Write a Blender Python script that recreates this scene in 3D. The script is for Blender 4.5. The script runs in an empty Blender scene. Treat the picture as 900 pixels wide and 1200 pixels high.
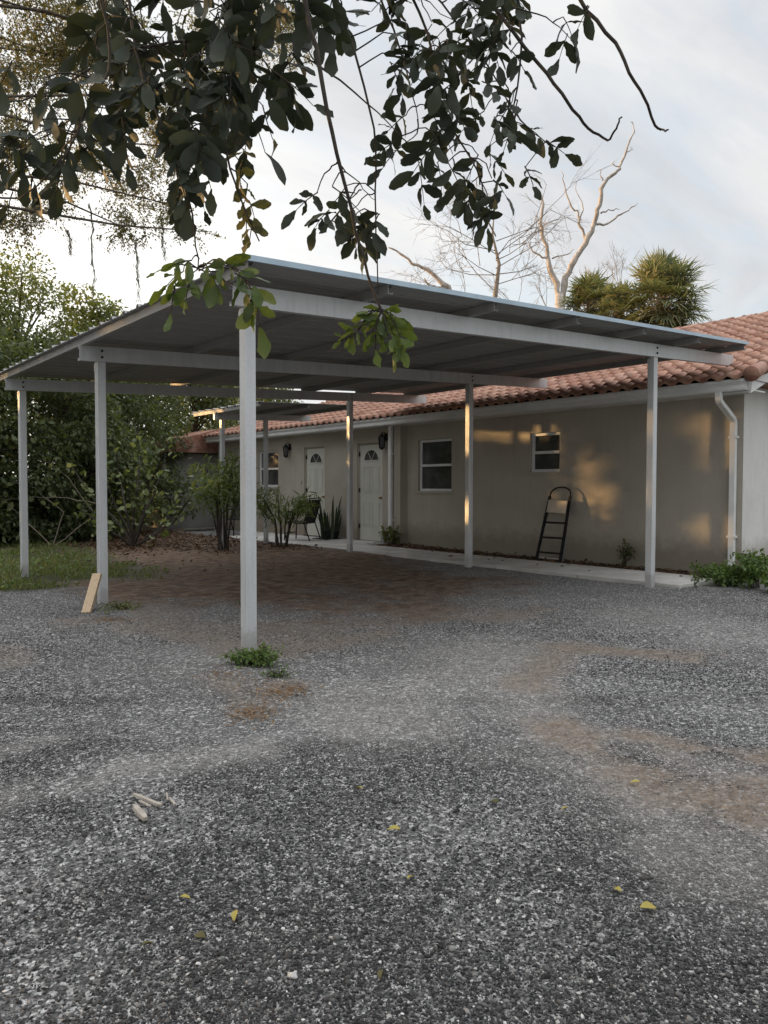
import bpy, math, random
import numpy as np
from mathutils import Vector, Matrix
random.seed(7); rng = np.random.default_rng(11)
R = math.radians; PI = math.pi
sc = bpy.context.scene; col = sc.collection

# ------------------------------------------------------------------ camera
H = 1.25; FPX = 863.1; PIT, ROL, YAW = R(-1.887), R(0.08), R(40.297)
_f = np.array([math.sin(YAW), math.cos(YAW), 0]); _r = np.array([math.cos(YAW), -math.sin(YAW), 0]); _u = np.array([0, 0, 1.])
F = _f*math.cos(PIT)+_u*math.sin(PIT); _u2 = _u*math.cos(PIT)-_f*math.sin(PIT)
RT = _r*math.cos(ROL)+_u2*math.sin(ROL); UP = _u2*math.cos(ROL)-_r*math.sin(ROL)
CAM = np.array([0, 0, H])
def ray(u, v): return F*FPX+RT*(u-450)-UP*(v-600)
def at(u, v, depth): return CAM+ray(u, v)*(depth/FPX)          # a point at that depth in metres
def gnd(u, v, z=0.): d = ray(u, v); return CAM+d*((z-H)/d[2])
def onx(u, v, x): d = ray(u, v); return CAM+d*(x/d[0])
cd = bpy.data.cameras.new('camera'); cam = bpy.data.objects.new('camera', cd); col.objects.link(cam)
cd.sensor_fit = 'HORIZONTAL'; cd.sensor_width = 36; cd.lens = FPX/900*36; cd.clip_start = .05; cd.clip_end = 3000
M = Matrix(((RT[0], UP[0], -F[0], 0), (RT[1], UP[1], -F[1], 0), (RT[2], UP[2], -F[2], H), (0, 0, 0, 1)))
cam.matrix_world = M; sc.camera = cam

# ------------------------------------------------------------------ sun, sky, view
SUNEL = R(3.6); SAZ = math.atan2(-.56, .83)
SD = np.array([math.sin(SAZ)*math.cos(SUNEL), math.cos(SAZ)*math.cos(SUNEL), math.sin(SUNEL)])
ld = bpy.data.lights.new('sun', 'SUN'); ld.energy = 5.0; ld.angle = R(1.0); ld.color = (1, .60, .25)
sun = bpy.data.objects.new('sun', ld); col.objects.link(sun)
sun.rotation_euler = Vector(SD).to_track_quat('Z', 'Y').to_euler(); sun.location = (0, 0, 30)
w = bpy.data.worlds.new('World'); sc.world = w; w.use_nodes = True
nt = w.node_tree; nt.nodes.clear()
def N(nt, t, **k):
    n = nt.nodes.new(t)
    for a, b in k.items():
        if a.startswith('i_'): n.inputs[a[2:].replace('_', ' ')].default_value = b
        else: setattr(n, a, b)
    return n
def mathn(nt, op, a, b=None, clamp=False):
    n = nt.nodes.new('ShaderNodeMath'); n.operation = op; n.use_clamp = clamp
    for i, v in enumerate((a, b)):
        if v is None: continue
        if isinstance(v, (int, float)): n.inputs[i].default_value = v
        else: nt.links.new(v, n.inputs[i])
    return n.outputs[0]
def mixc(nt, fac, a, b, mode='MIX'):
    n = nt.nodes.new('ShaderNodeMix'); n.data_type = 'RGBA'; n.blend_type = mode
    for i, v in ((0, fac), (6, a), (7, b)):
        if isinstance(v, (int, float)): n.inputs[i].default_value = v
        elif isinstance(v, tuple): n.inputs[i].default_value = v if len(v) == 4 else (*v, 1)
        else: nt.links.new(v, n.inputs[i])
    return n.outputs[2]
def ramp(nt, fac, stops, interp='LINEAR'):
    n = nt.nodes.new('ShaderNodeValToRGB'); n.color_ramp.interpolation = interp
    e = n.color_ramp.elements
    while len(e) < len(stops): e.new(.5)
    for q, (p, c) in zip(e, stops):
        q.position = p; q.color = (*c, 1) if isinstance(c, tuple) else (c, c, c, 1)
    nt.links.new(fac, n.inputs[0]); return n.outputs[0]
def noise(nt, vec, scale, detail=4, rough=.55, dist=0):
    n = nt.nodes.new('ShaderNodeTexNoise'); n.inputs['Scale'].default_value = scale; n.inputs['Detail'].default_value = detail
    n.inputs['Roughness'].default_value = rough; n.inputs['Distortion'].default_value = dist
    if vec is not None: nt.links.new(vec, n.inputs['Vector'])
    return n.outputs[0]
def mapping(nt, vec, scale=(1, 1, 1), rot=(0, 0, 0)):
    n = nt.nodes.new('ShaderNodeMapping'); n.inputs['Scale'].default_value = scale; n.inputs['Rotation'].default_value = rot
    nt.links.new(vec, n.inputs['Vector']); return n.outputs[0]
sky = N(nt, 'ShaderNodeTexSky', sky_type='NISHITA', sun_disc=False, sun_elevation=SUNEL, sun_rotation=SAZ, air_density=1.0, dust_density=1.5, ozone_density=1.2)
tc = N(nt, 'ShaderNodeTexCoord'); sep = N(nt, 'ShaderNodeSeparateXYZ'); nt.links.new(tc.outputs['Generated'], sep.inputs[0])
zc = mathn(nt, 'ADD', mathn(nt, 'MAXIMUM', sep.outputs[2], 0.0), .22)
cmb = N(nt, 'ShaderNodeCombineXYZ')
nt.links.new(mathn(nt, 'DIVIDE', sep.outputs[0], zc), cmb.inputs[0]); nt.links.new(mathn(nt, 'DIVIDE', sep.outputs[1], zc), cmb.inputs[1])
n1 = noise(nt, mapping(nt, cmb.outputs[0], (1.0, 2.6, 1), (0, 0, R(25))), 1.5, 9, .62, .9)
n2 = noise(nt, mapping(nt, cmb.outputs[0], (.9, 1.7, 1), (0, 0, R(-20))), .95, 7, .58, .6)
cov = ramp(nt, n1, [(.30, 0.42), (.56, 1.0)])
dens = ramp(nt, n2, [(.34, (.60, .62, .65)), (.47, (.745, .755, .775)), (.61, (.87, .868, .858))])
blue = mixc(nt, 1.0, mixc(nt, .25, (.54, .60, .70), sky.outputs[0]), (1.0, 1.0, 1.0), 'MULTIPLY')
dotn = N(nt, 'ShaderNodeVectorMath', operation='DOT_PRODUCT'); nt.links.new(tc.outputs['Generated'], dotn.inputs[0])
_g = np.array([SD[0]+.55, SD[1], .12]); _g /= np.linalg.norm(_g)
dotn.inputs[1].default_value = tuple(_g)
glow = mathn(nt, 'POWER', mathn(nt, 'MAXIMUM', dotn.outputs['Value'], 0.0), 7.0)
cl = mixc(nt, cov, blue, dens)
glc = mixc(nt, 1.0, (1.0, .93, .80), glow, 'MULTIPLY')
tot = mixc(nt, 0.75, cl, glc, 'ADD')
zen = N(nt, 'ShaderNodeMapRange', interpolation_type='SMOOTHSTEP'); nt.links.new(sep.outputs[2], zen.inputs[0])
for i_, v_ in ((1, .50), (2, .85), (3, .86), (4, 2.5)): zen.inputs[i_].default_value = v_
tot = mixc(nt, 1.0, tot, zen.outputs[0], 'MULTIPLY')
bg = N(nt, 'ShaderNodeBackground'); nt.links.new(tot, bg.inputs[0]); bg.inputs[1].default_value = .84
wo = N(nt, 'ShaderNodeOutputWorld'); nt.links.new(bg.outputs[0], wo.inputs[0])
vs = sc.view_settings; vs.view_transform = 'Standard'; vs.look = 'None'; vs.exposure = .52; vs.gamma = 1
sc.render.engine = 'CYCLES'; sc.cycles.use_denoising = True; sc.cycles.max_bounces = 7; sc.cycles.diffuse_bounces = 4
sc.cycles.transparent_max_bounces = 4; sc.cycles.sample_clamp_indirect = 6
sc.cycles.use_adaptive_sampling = True; sc.cycles.adaptive_threshold = .012

# ------------------------------------------------------------------ materials
def mat(name, rough=.7, metal=0., spec=.4):
    m = bpy.data.materials.new(name); m.use_nodes = True; nt = m.node_tree
    b = nt.nodes['Principled BSDF']; b.inputs['Roughness'].default_value = rough; b.inputs['Metallic'].default_value = metal
    b.inputs['Specular IOR Level'].default_value = spec
    return m, nt, b
def bump(nt, b, h, strength=.3, dist=.01):
    n = nt.nodes.new('ShaderNodeBump'); n.inputs['Strength'].default_value = strength; n.inputs['Distance'].default_value = dist
    nt.links.new(h, n.inputs['Height']); nt.links.new(n.outputs[0], b.inputs['Normal'])
def geo(nt): return nt.nodes.new('ShaderNodeNewGeometry')
def simple(name, c0, c1, scale=8, rough=.7, metal=0., bs=.15, bscale=60, stretch=(1, 1, 1), spec=.4, bd=.004):
    m, nt, b = mat(name, rough, metal, spec); g = geo(nt); v = mapping(nt, g.outputs['Position'], stretch)
    nt.links.new(ramp(nt, noise(nt, v, scale, 5), [(.3, c0), (.7, c1)]), b.inputs['Base Color'])
    if bs: bump(nt, b, noise(nt, v, bscale, 3), bs, bd)
    return m
def foliage(name, cols, trans=.35, rough=.5, spec=.35):
    m = bpy.data.materials.new(name); m.use_nodes = True; nt = m.node_tree; b = nt.nodes['Principled BSDF']
    b.inputs['Roughness'].default_value = rough; b.inputs['Specular IOR Level'].default_value = spec
    g = geo(nt); k = len(cols)
    c = ramp(nt, g.outputs['Random Per Island'], [(i/(k-1), q) for i, q in enumerate(cols)])
    nt.links.new(c, b.inputs['Base Color'])
    t = nt.nodes.new('ShaderNodeBsdfTranslucent'); nt.links.new(mixc(nt, 1.0, c, (1.5, 1.45, .6), 'MULTIPLY'), t.inputs['Color'])
    mx = nt.nodes.new('ShaderNodeMixShader'); mx.inputs[0].default_value = trans
    nt.links.new(b.outputs[0], mx.inputs[1]); nt.links.new(t.outputs[0], mx.inputs[2])
    nt.links.new(mx.outputs[0], nt.nodes['Material Output'].inputs['Surface']); return m
def galv_mat(name, a, c, rough=.42, metal=.55):
    m, nt, b = mat(name, rough, metal, .5); g = geo(nt)
    v = nt.nodes.new('ShaderNodeTexVoronoi'); v.inputs['Scale'].default_value = 90; nt.links.new(g.outputs['Position'], v.inputs['Vector'])
    sp = nt.nodes.new('ShaderNodeSeparateColor'); nt.links.new(v.outputs['Color'], sp.inputs[0])
    big = noise(nt, mapping(nt, g.outputs['Position'], (6, 6, 1.2)), 1.6, 5, .6)
    f = mathn(nt, 'ADD', mathn(nt, 'MULTIPLY', sp.outputs[0], .14), mathn(nt, 'MULTIPLY', big, .8))
    gc = ramp(nt, f, [(.25, a), (.8, c)])
    st = ramp(nt, noise(nt, mapping(nt, g.outputs['Position'], (22, 22, .5)), 1.2, 5, .7), [(.52, 0.), (.74, .4)]); gc = mixc(nt, st, gc, (.38, .375, .36))
    sz = N(nt, 'ShaderNodeSeparateXYZ'); nt.links.new(g.outputs['Position'], sz.inputs[0])
    dz = ramp(nt, mathn(nt, 'ADD', sz.outputs[2], mathn(nt, 'MULTIPLY', noise(nt, g.outputs['Position'], 16, 5, .7), -.28)), [(-.0, .35), (.06, 0.)]); gc = mixc(nt, dz, gc, (.20, .165, .135))
    nt.links.new(gc, b.inputs['Base Color'])
    nt.links.new(ramp(nt, big, [(.3, rough-.08), (.7, rough+.14)]), b.inputs['Roughness'])
    bump(nt, b, noise(nt, mapping(nt, g.outputs['Position'], (1, 1, .25)), 9, 2), .08, .01); return m
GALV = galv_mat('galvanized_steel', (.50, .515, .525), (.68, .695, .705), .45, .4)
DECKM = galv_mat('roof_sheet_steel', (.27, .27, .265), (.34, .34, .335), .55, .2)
def stucco_mat(name, c0, c1):
    m, nt, b = mat(name, .9, 0, .2); g = geo(nt); P = g.outputs['Position']
    c = ramp(nt, noise(nt, P, 1.3, 6, .6), [(.3, c0), (.7, c1)])
    st = ramp(nt, noise(nt, mapping(nt, P, (3, 3, .35)), 1.7, 5, .65), [(.48, 0.), (.72, .27)])
    c = mixc(nt, st, c, (.27, .24, .20))
    sz = N(nt, 'ShaderNodeSeparateXYZ'); nt.links.new(P, sz.inputs[0])
    dirt = mathn(nt, 'MULTIPLY', ramp(nt, mathn(nt, 'ADD', sz.outputs[2], mathn(nt, 'MULTIPLY', noise(nt, P, 6, 6, .7), -.5)), [(0.0, 1.), (.30, 0.)]), .65)
    c = mixc(nt, dirt, c, (.20, .165, .13)); nt.links.new(c, b.inputs['Base Color'])
    h = mathn(nt, 'ADD', noise(nt, P, 90, 4, .6), mathn(nt, 'MULTIPLY', noise(nt, P, 14, 3), .8)); bump(nt, b, h, .75, .008); return m
STUC = stucco_mat('stucco', (.385, .352, .297), (.45, .413, .352)); GABLE = stucco_mat('skylit_stucco', (.60, .59, .565), (.67, .66, .635))  # gable: same stucco, lightened so its brighter sky light is in the colour
WHITE = simple('white_paint', (.66, .67, .66), (.78, .78, .77), 4, .45, 0, .06, 40)
DOORW = simple('door_paint', (.54, .535, .48), (.61, .605, .55), 3, .5, 0, .05, 50)
DARK = simple('black_paint', (.010, .010, .011), (.02, .02, .02), 20, .6, 0, .1, spec=.15)
GLASS, _nt, _b = mat('window_glass', .06, 0, .6)
_nt.links.new(ramp(_nt, noise(_nt, geo(_nt).outputs['Position'], 2.5, 3), [(.3, (.03, .032, .032)), (.7, (.10, .103, .10))]), _b.inputs['Base Color'])
CONC = simple('concrete', (.36, .345, .32), (.55, .53, .50), 2.2, .9, 0, .3, 70)
WOOD = simple('raw_lumber', (.40, .28, .17), (.56, .43, .29), 14, .75, 0, .3, 60, (6, 6, 1))
STICKM = simple('dry_wood', (.27, .235, .195), (.42, .375, .32), 30, .85, 0, .3, 90)
OLDW = simple('grey_board', (.09, .085, .075), (.17, .16, .14), 9, .85, 0, .3, 60)
BARK = simple('bark', (.045, .036, .028), (.11, .09, .07), 9, .95, 0, .8, 30, (1, 1, .35), .2, .02)
DEADW = simple('bleached_bark', (.25, .215, .18), (.50, .455, .41), 5, .9, 0, .6, 14, (1, 1, .4), .2, .03)
TWIGM = simple('twig_bark', (.025, .02, .016), (.06, .05, .038), 30, .9, 0, .3, 120)
PALEBARK = simple('pale_twig', (.16, .13, .10), (.30, .25, .20), 9, .9, 0, .3, 40)
MOSS = foliage('moss', [(.17, .18, .15), (.25, .26, .22)], .2, .9)
def tile_mat():
    m, nt, b = mat('clay_tile', .75, 0, .35); g = geo(nt); P = g.outputs['Position']
    at_ = nt.nodes.new('ShaderNodeAttribute'); at_.attribute_name = 'tile'
    c = ramp(nt, at_.outputs['Fac'], [(0, (.23, .10, .065)), (.35, (.37, .185, .125)), (.7, (.45, .255, .18)), (1, (.29, .14, .095))])
    st = ramp(nt, noise(nt, P, 5, 6, .65), [(.42, 0.), (.72, .65)])
    c = mixc(nt, st, c, (.50, .34, .27)); d = ramp(nt, noise(nt, P, 2.3, 5, .65), [(.52, 0.), (.75, .6)])
    c = mixc(nt, d, c, (.15, .085, .065)); nt.links.new(c, b.inputs['Base Color']); bump(nt, b, noise(nt, P, 60, 4), .3, .005); return m
TILE = tile_mat()
LF_NEAR = foliage('broad_leaf', [(.028, .035, .027), (.037, .046, .032), (.048, .060, .037), (.032, .040, .029)], .12, .55, .22)
LF_LOW = foliage('young_leaf', [(.055, .085, .022), (.085, .13, .03), (.11, .15, .035), (.06, .09, .022)], .35, .42, .45)
LF_DRY = foliage('dry_leaf', [(.10, .095, .045), (.15, .135, .06), (.085, .085, .04)], .4, .7)
LF_OAK = foliage('oak_leaf', [(.085, .095, .045), (.13, .13, .065), (.18, .155, .085), (.11, .115, .055)], .35)
LF_TREE = foliage('tree_leaf', [(.095, .12, .05), (.13, .16, .062), (.18, .195, .08), (.11, .135, .052)], .48)
LF_DEEP = foliage('hedge_leaf', [(.06, .08, .042), (.10, .125, .06), (.14, .165, .08), (.075, .098, .048)], .42)
LF_PALE = foliage('pale_leaf', [(.09, .12, .05), (.17, .21, .09), (.24, .26, .13), (.07, .095, .038)], .35)
LF_BAMB = foliage('narrow_leaf', [(.075, .11, .035), (.11, .15, .045), (.15, .185, .065), (.085, .12, .036)], .4)
LF_PALM = foliage('palm_leaf', [(.10, .125, .075), (.15, .175, .10), (.20, .215, .13), (.27, .25, .17)], .3, .6, .2)
LF_SNAKE = foliage('snake_plant_leaf', [(.022, .034, .018), (.04, .058, .03), (.03, .045, .022)], .1, .4)
LF_WEED = foliage('weed_leaf', [(.065, .11, .03), (.095, .155, .04), (.13, .19, .055), (.075, .12, .032)], .35)
GRASSM = foliage('grass_blade', [(.07, .09, .026), (.11, .145, .04), (.155, .18, .06), (.22, .19, .095)], .3)
LITTER = foliage('fallen_leaf', [(.055, .03, .018), (.10, .055, .03), (.16, .095, .05), (.075, .045, .03), (.03, .02, .014)], .1, .8)
YLEAF = foliage('yellow_leaf', [(.30, .25, .05), (.42, .36, .09), (.33, .21, .07)], .25, .6)

# ------------------------------------------------------------------ mesh helpers
class MB:
    def __init__(s): s.v = []; s.f = []
    def add(s, vs, fs):
        o = len(s.v); s.v += [tuple(map(float, p)) for p in vs]; s.f += [tuple(i+o for i in f) for f in fs]; return s
    def box(s, lo, hi):
        (a, b, c), (d, e, f) = lo, hi
        return s.add([(a, b, c), (d, b, c), (d, e, c), (a, e, c), (a, b, f), (d, b, f), (d, e, f), (a, e, f)],
                     [(0, 3, 2, 1), (4, 5, 6, 7), (0, 1, 5, 4), (1, 2, 6, 5), (2, 3, 7, 6), (3, 0, 4, 7)])
    def bar(s, a, b, wx, wy, up=(0, 0, 1)):          # rectangular bar from a to b
        a = Vector(a); b = Vector(b); d = (b-a).normalized(); x = d.cross(Vector(up))
        if x.length < 1e-4: x = d.cross(Vector((1, 0, 0)))
        x.normalize(); y = x.cross(d).normalized(); x = x*wx/2; y = y*wy/2
        return s.add([a-x-y, a+x-y, a+x+y, a-x+y, b-x-y, b+x-y, b+x+y, b-x+y],
                     [(0, 3, 2, 1), (4, 5, 6, 7), (0, 1, 5, 4), (1, 2, 6, 5), (2, 3, 7, 6), (3, 0, 4, 7)])
    def tube(s, path, rad, n=6):
        P = [Vector(p) for p in path]; k = len(P)
        if not hasattr(rad, '__len__'): rad = [rad]*k
        vs = []; x = None
        for i in range(k):
            d = (P[min(i+1, k-1)]-P[max(i-1, 0)])
            d = d.normalized() if d.length > 1e-9 else Vector((0, 0, 1))
            if x is None: x = d.cross(Vector((.3, .2, 1) if abs(d.z) < .9 else (1, 0, 0))).normalized()
            else:
                x = x-d*x.dot(d); x = x.normalized() if x.length > 1e-6 else d.orthogonal().normalized()
            y = d.cross(x)
            for j in range(n):
                t = 2*PI*j/n; vs.append(P[i]+(x*math.cos(t)+y*math.sin(t))*rad[i])
        fs = [(i*n+j, i*n+(j+1) % n, (i+1)*n+(j+1) % n, (i+1)*n+j) for i in range(k-1) for j in range(n)]
        fs += [tuple(range(n))[::-1], tuple((k-1)*n+j for j in range(n))]
        return s.add(vs, fs)
    def prism(s, prof, a, b, axis):                    # closed 2-D profile swept along one axis
        n = len(prof)
        def p3(q, t): return (t, q[0], q[1]) if axis == 0 else (q[0], t, q[1]) if axis == 1 else (q[0], q[1], t)
        return s.add([p3(q, a) for q in prof]+[p3(q, b) for q in prof],
                     [(i, (i+1) % n, n+(i+1) % n, n+i) for i in range(n)]+[tuple(range(n))[::-1], tuple(range(n, 2*n))])
    def build(s, name, m, parent=None, origin=None, smooth=False, bevel=0, fix=True):
        o = np.zeros(3) if origin is None else np.array(origin, float)
        return mesh_np(name, np.array(s.v, float)-o, s.f, m, parent, None if parent else origin, smooth, bevel, fix)
def mesh_np(name, v, f, m, parent=None, loc=None, smooth=False, bevel=0, fix=False):
    me = bpy.data.meshes.new(name)
    if isinstance(f, np.ndarray):
        n, k = f.shape; me.vertices.add(len(v)); me.vertices.foreach_set('co', np.ascontiguousarray(v, np.float32).ravel())
        me.loops.add(n*k); me.loops.foreach_set('vertex_index', np.ascontiguousarray(f, np.int32).ravel())
        me.polygons.add(n); me.polygons.foreach_set('loop_start', np.arange(0, n*k, k, dtype=np.int32)); me.update(calc_edges=True)
    else:
        me.from_pydata([tuple(p) for p in v], [], [tuple(q) for q in f])
    if fix:
        import bmesh
        bm = bmesh.new(); bm.from_mesh(me); bmesh.ops.recalc_face_normals(bm, faces=bm.faces); bm.to_mesh(me); bm.free()
    if smooth: me.polygons.foreach_set('use_smooth', np.ones(len(me.polygons), bool))
    me.materials.append(m); o = bpy.data.objects.new(name, me); col.objects.link(o)
    if parent: o.parent = parent
    elif loc is not None: o.location = loc
    if bevel:
        b = o.modifiers.new('bevel', 'BEVEL'); b.width = bevel; b.segments = 2; b.limit_method = 'ANGLE'; b.angle_limit = R(50)
    return o
def tag(o, label=None, cat=None, group=None, kind=None):
    for k, v in (('label', label), ('category', cat), ('group', group), ('kind', kind)):
        if v: o[k] = v
    return o
def thing(name, label, cat, loc=(0, 0, 0), rz=0, group=None):
    o = bpy.data.objects.new(name, None); col.objects.link(o); o.location = loc; o.rotation_euler = (0, 0, rz); o.empty_display_size = .2
    return tag(o, label, cat, group)
def copy_tree(o, parent=None):
    c = o.copy(); col.objects.link(c)
    if parent: c.parent = parent
    for ch in list(o.children): copy_tree(ch, c)
    return c
def unit(n): v = rng.normal(size=(n, 3)); return v/np.linalg.norm(v, axis=1)[:, None]
def nrm(a): return a/np.maximum(np.linalg.norm(a, axis=1)[:, None], 1e-9)
def fbm(x, y, sc_, seed, oct_=4):
    r = np.random.default_rng(seed); out = np.zeros_like(x, float); amp = 1; tot = 0
    for o in range(oct_):
        G = r.random((128, 128)); u = x*sc_*2**o+37.3; w_ = y*sc_*2**o+11.9
        iu = np.floor(u).astype(int); iv = np.floor(w_).astype(int); fu = u-iu; fv = w_-iv
        fu = fu*fu*(3-2*fu); fv = fv*fv*(3-2*fv); g = lambda a, b: G[a % 128, b % 128]
        out += amp*((g(iu, iv)*(1-fu)+g(iu+1, iv)*fu)*(1-fv)+(g(iu, iv+1)*(1-fu)+g(iu+1, iv+1)*fu)*fv); tot += amp; amp *= .5
    return out/tot
# a leaf: folded along the midrib and bent; profile = widths along its length
def leaf_template(prof, fold=.25, bend=.25):
    k = len(prof); vs = []; fs = []
    for i, wd in enumerate(prof):
        t = i/(k-1); z = -bend*t*t
        vs += [(t, -wd, z+fold*wd), (t, 0, z), (t, wd, z+fold*wd)]
    for i in range(k-1):
        a = 3*i; fs += [(a, a+3, a+4, a+1), (a+1, a+4, a+5, a+2)]
    return np.array(vs), np.array(fs)
L_OB = leaf_template([.03, .10, .165, .21, .235, .225, .17, .05], .2, .2)
L_OB2 = leaf_template([.03, .11, .175, .21, .22, .20, .15, .04], .4, .02); L_OB3 = leaf_template([.03, .085, .15, .205, .24, .235, .18, .06], .08, .4)          # oval, blunt
L_OV = leaf_template([.02, .19, .25, .17, .01])
L_NAR = leaf_template([.01, .075, .06, .005], .3, .35)
L_RND = leaf_template([.03, .30, .40, .34, .06], .15, .2)
L_DIA = (np.array([(0, 0, 0), (.45, -.26, .06), (1, 0, -.08), (.45, .26, .06)]), np.array([(0, 1, 2, 3)]))
def leaves_np(P, D, U, size, T):
    """leaves at points P pointing along D with upper side towards U"""
    D = nrm(D); S = np.cross(U, D); S = nrm(S); W = np.cross(D, S); tv, tf = T; n = len(P); k = len(tv)
    size = np.asarray(size).reshape(-1, 1, 1)*np.ones((n, 1, 1))
    v = P[:, None]+size*(tv[None, :, 0:1]*D[:, None]+tv[None, :, 1:2]*S[:, None]+tv[None, :, 2:3]*W[:, None])
    f = (tf[None]+(np.arange(n)*k)[:, None, None]).reshape(-1, tf.shape[1]); return v.reshape(-1, 3), f
def build_leaves(name, P, D, U, size, T, m, parent=None, origin=(0, 0, 0), smooth=False):
    v, f = leaves_np(np.asarray(P, float), np.asarray(D, float), np.asarray(U, float), size, T)
    return mesh_np(name, v-np.array(origin), f, m, parent, None if parent else origin, smooth)

# ------------------------------------------------------------------ gaps in the tree line through which the low sun reaches the wall
GAPS = []
for (u, v, a, b) in ((598, 501, 48, 14), (640, 499, 14, 5), (664, 517, 22, 7), (682, 542, 42, 9), (690, 572, 32, 10), (698, 594, 20, 11),
                     (838, 482, 18, 3), (842, 501, 26, 6), (842, 533, 26, 11), (838, 620, 34, 9), (655, 575, 10, 8)):
    c = onx(u, v, 10.5); ry = abs(onx(u+a, v, 10.5)[1]-c[1]); rz = abs(onx(u, v+b, 10.5)[2]-c[2]); GAPS.append((c[1], c[2], ry, rz))
for (px, py, ax, bx) in ((8.49, 7.93, .10, .25), ):
    pass
def keep_mask(P):
    """False for leaves that would shade one of the sunny gaps"""
    t = (10.5-P[:, 0])/(-SD[0]); y = P[:, 1]-SD[1]*t; z = P[:, 2]-SD[2]*t; k = np.ones(len(P), bool)
    for (cy, cz, ry, rz) in GAPS:
        wob = .35+1.15*fbm(y*1.8, z*11., 1, 5, 3)
        k &= ~(((y-cy)/(ry*1.12))**2+((z-cz)/(rz*1.25+.05))**2 < wob)
    # the rafter-high slot that lights the tops of the rear posts
    t2 = (8.44-P[:, 0])/(-SD[0]); y2 = P[:, 1]-SD[1]*t2; z2 = P[:, 2]-SD[2]*t2
    k &= ~((abs(y2-7.93) < .16) & (z2 > 1.95) & (z2 < 2.5)); k &= ~((abs(y2-11.02) < .12) & (((z2 > 2.3) & (z2 < 2.7)) | (abs(z2-1.75) < .06)))
    return k

# ------------------------------------------------------------------ ground
def sdist(x, y, pts):
    d = np.full(x.shape, 1e9)
    for (a, b) in zip(pts[:-1], pts[1:]):
        ab = b-a; L = max((ab**2).sum(), 1e-9); t = np.clip(((x-a[0])*ab[0]+(y-a[1])*ab[1])/L, 0, 1)
        d = np.minimum(d, np.hypot(x-a[0]-t*ab[0], y-a[1]-t*ab[1]))
    return d
def G2(*px): return [gnd(u, v)[:2] for u, v in px]
def sm(a, b, x): t = np.clip((x-a)/(b-a), 0, 1); return t*t*(3-2*t)
DIRT = [(G2((130, 700), (200, 740), (330, 765), (450, 740)), .22, .8), (G2((622, 805), (636, 775), (665, 758)), .20, .8), (G2((650, 758), (720, 762), (810, 772)), .30, 1.), (G2((740, 862), (800, 872), (930, 890)), .18, 1.), (G2((660, 850), (720, 890), (780, 925), (920, 945)), .27, 1.),
        (G2((140, 700), (250, 738), (330, 748), (440, 728)), .40, .65), (G2((265, 800), (290, 835), (340, 800)), .13, .75), (G2((100, 728), (150, 728)), .3, .6),
        (G2((0, 760), (15, 775)), .2, .6), (G2((430, 712), (560, 722), (640, 716)), .42, .75), (G2((160, 735), (300, 762), (420, 750)), .30, .7)]
LIGHT = [(G2((-40, 955), (60, 930), (170, 895), (300, 880)), .17, 1.), (G2((0, 880), (60, 866)), .12, .9), (G2((430, 840), (520, 790), (600, 760)), .45, .8), (G2((600, 800), (650, 860), (720, 920), (800, 990), (900, 1020)), .32, .9),
         (G2((700, 720), (850, 740), (960, 750)), .8, .5), (G2((700, 860), (900, 915)), .2, .8), (G2((80, 735), (200, 760), (300, 790)), .4, .25)]
def masks(x, y):
    n = fbm(x, y, 1.1, 3, 5); n2 = fbm(x, y, 4.5, 9, 4)
    n3 = fbm(x, y, 7, 19, 3)
    def acc(lst, e0=.25, e1=1.15):
        o = np.zeros_like(x)
        for pts, wd, a in lst: o = np.maximum(o, a*(1-sm(e0, e1, sdist(x, y, pts)/wd+(n-.5)*1.5+(n2-.5)*1.2+(n3-.5)*.9)))
        return o
    dirt = acc(DIRT); light = acc(LIGHT, -.1, 1.7)
    q = ((x-5.7)/3.3)**2+((y-11.2)/5.6)**2
    hum = 1-sm(.62, 1.22, q+(n-.5)*1.3+(n2-.5)*.6)
    hum = np.maximum(hum, sm(12.5, 14.5, y+(n-.5)*3)*sm(4.0, 5.2, x+(n-.5)*2)*(1-sm(8.3, 8.7, x)))
    strip = sm(9.74, 9.80, x)*(1-sm(17, 18, y))*sm(4.5, 4.9, y+(n-.5)*.6); hum = np.maximum(hum, strip)
    gr = sm(-.35, .5, (y-9.75-.05*(x-2))+(n-.5)*1.6+(n2-.5)*.7)*(1-sm(3.6, 5.2, x-(y-10.5)*.12+(n-.5)*2.2))
    gr = np.maximum(gr, sm(20.5, 22, y)); gr = np.maximum(gr, .8*sm(9.6, 10.1, x+(n-.5)*.4)*(1-sm(4.4, 4.7, y)))
    return dirt, light, hum*(1-gr), gr
def gz(x, y):
    rise = .05*sm(8, 12, y)*sm(6.8, 8.0, x)
    near = 1-sm(10, 20, np.hypot(x, y))
    return rise+near*((fbm(x, y, .7, 21, 3)-.5)*.05+(fbm(x, y, 3.2, 22, 3)-.5)*.016)
def axis(a, b, h, far):
    c = list(np.arange(a, b+1e-6, h)); s = h; p = a; lo = []
    while p > -far: s *= 1.35; p -= s; lo.append(p)
    s = h; p = b; hi = []
    while p < far: s *= 1.35; p += s; hi.append(p)
    return np.array(lo[::-1]+c+hi)
ax_, ay_ = axis(-3, 11, .075, 900), axis(.2, 20, .075, 900)
gx, gy = np.meshgrid(ax_, ay_); nx, ny = len(ax_), len(ay_)
gzv = gz(gx, gy); gv = np.stack([gx, gy, gzv], -1).reshape(-1, 3)
ii = (np.arange(ny-1)[:, None]*nx+np.arange(nx-1)[None]).ravel(); gf = np.stack([ii, ii+1, ii+nx+1, ii+nx], 1)
m, nt, b = mat('gravel_ground', .92, 0, .25); g = geo(nt); P = g.outputs['Position']
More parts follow.
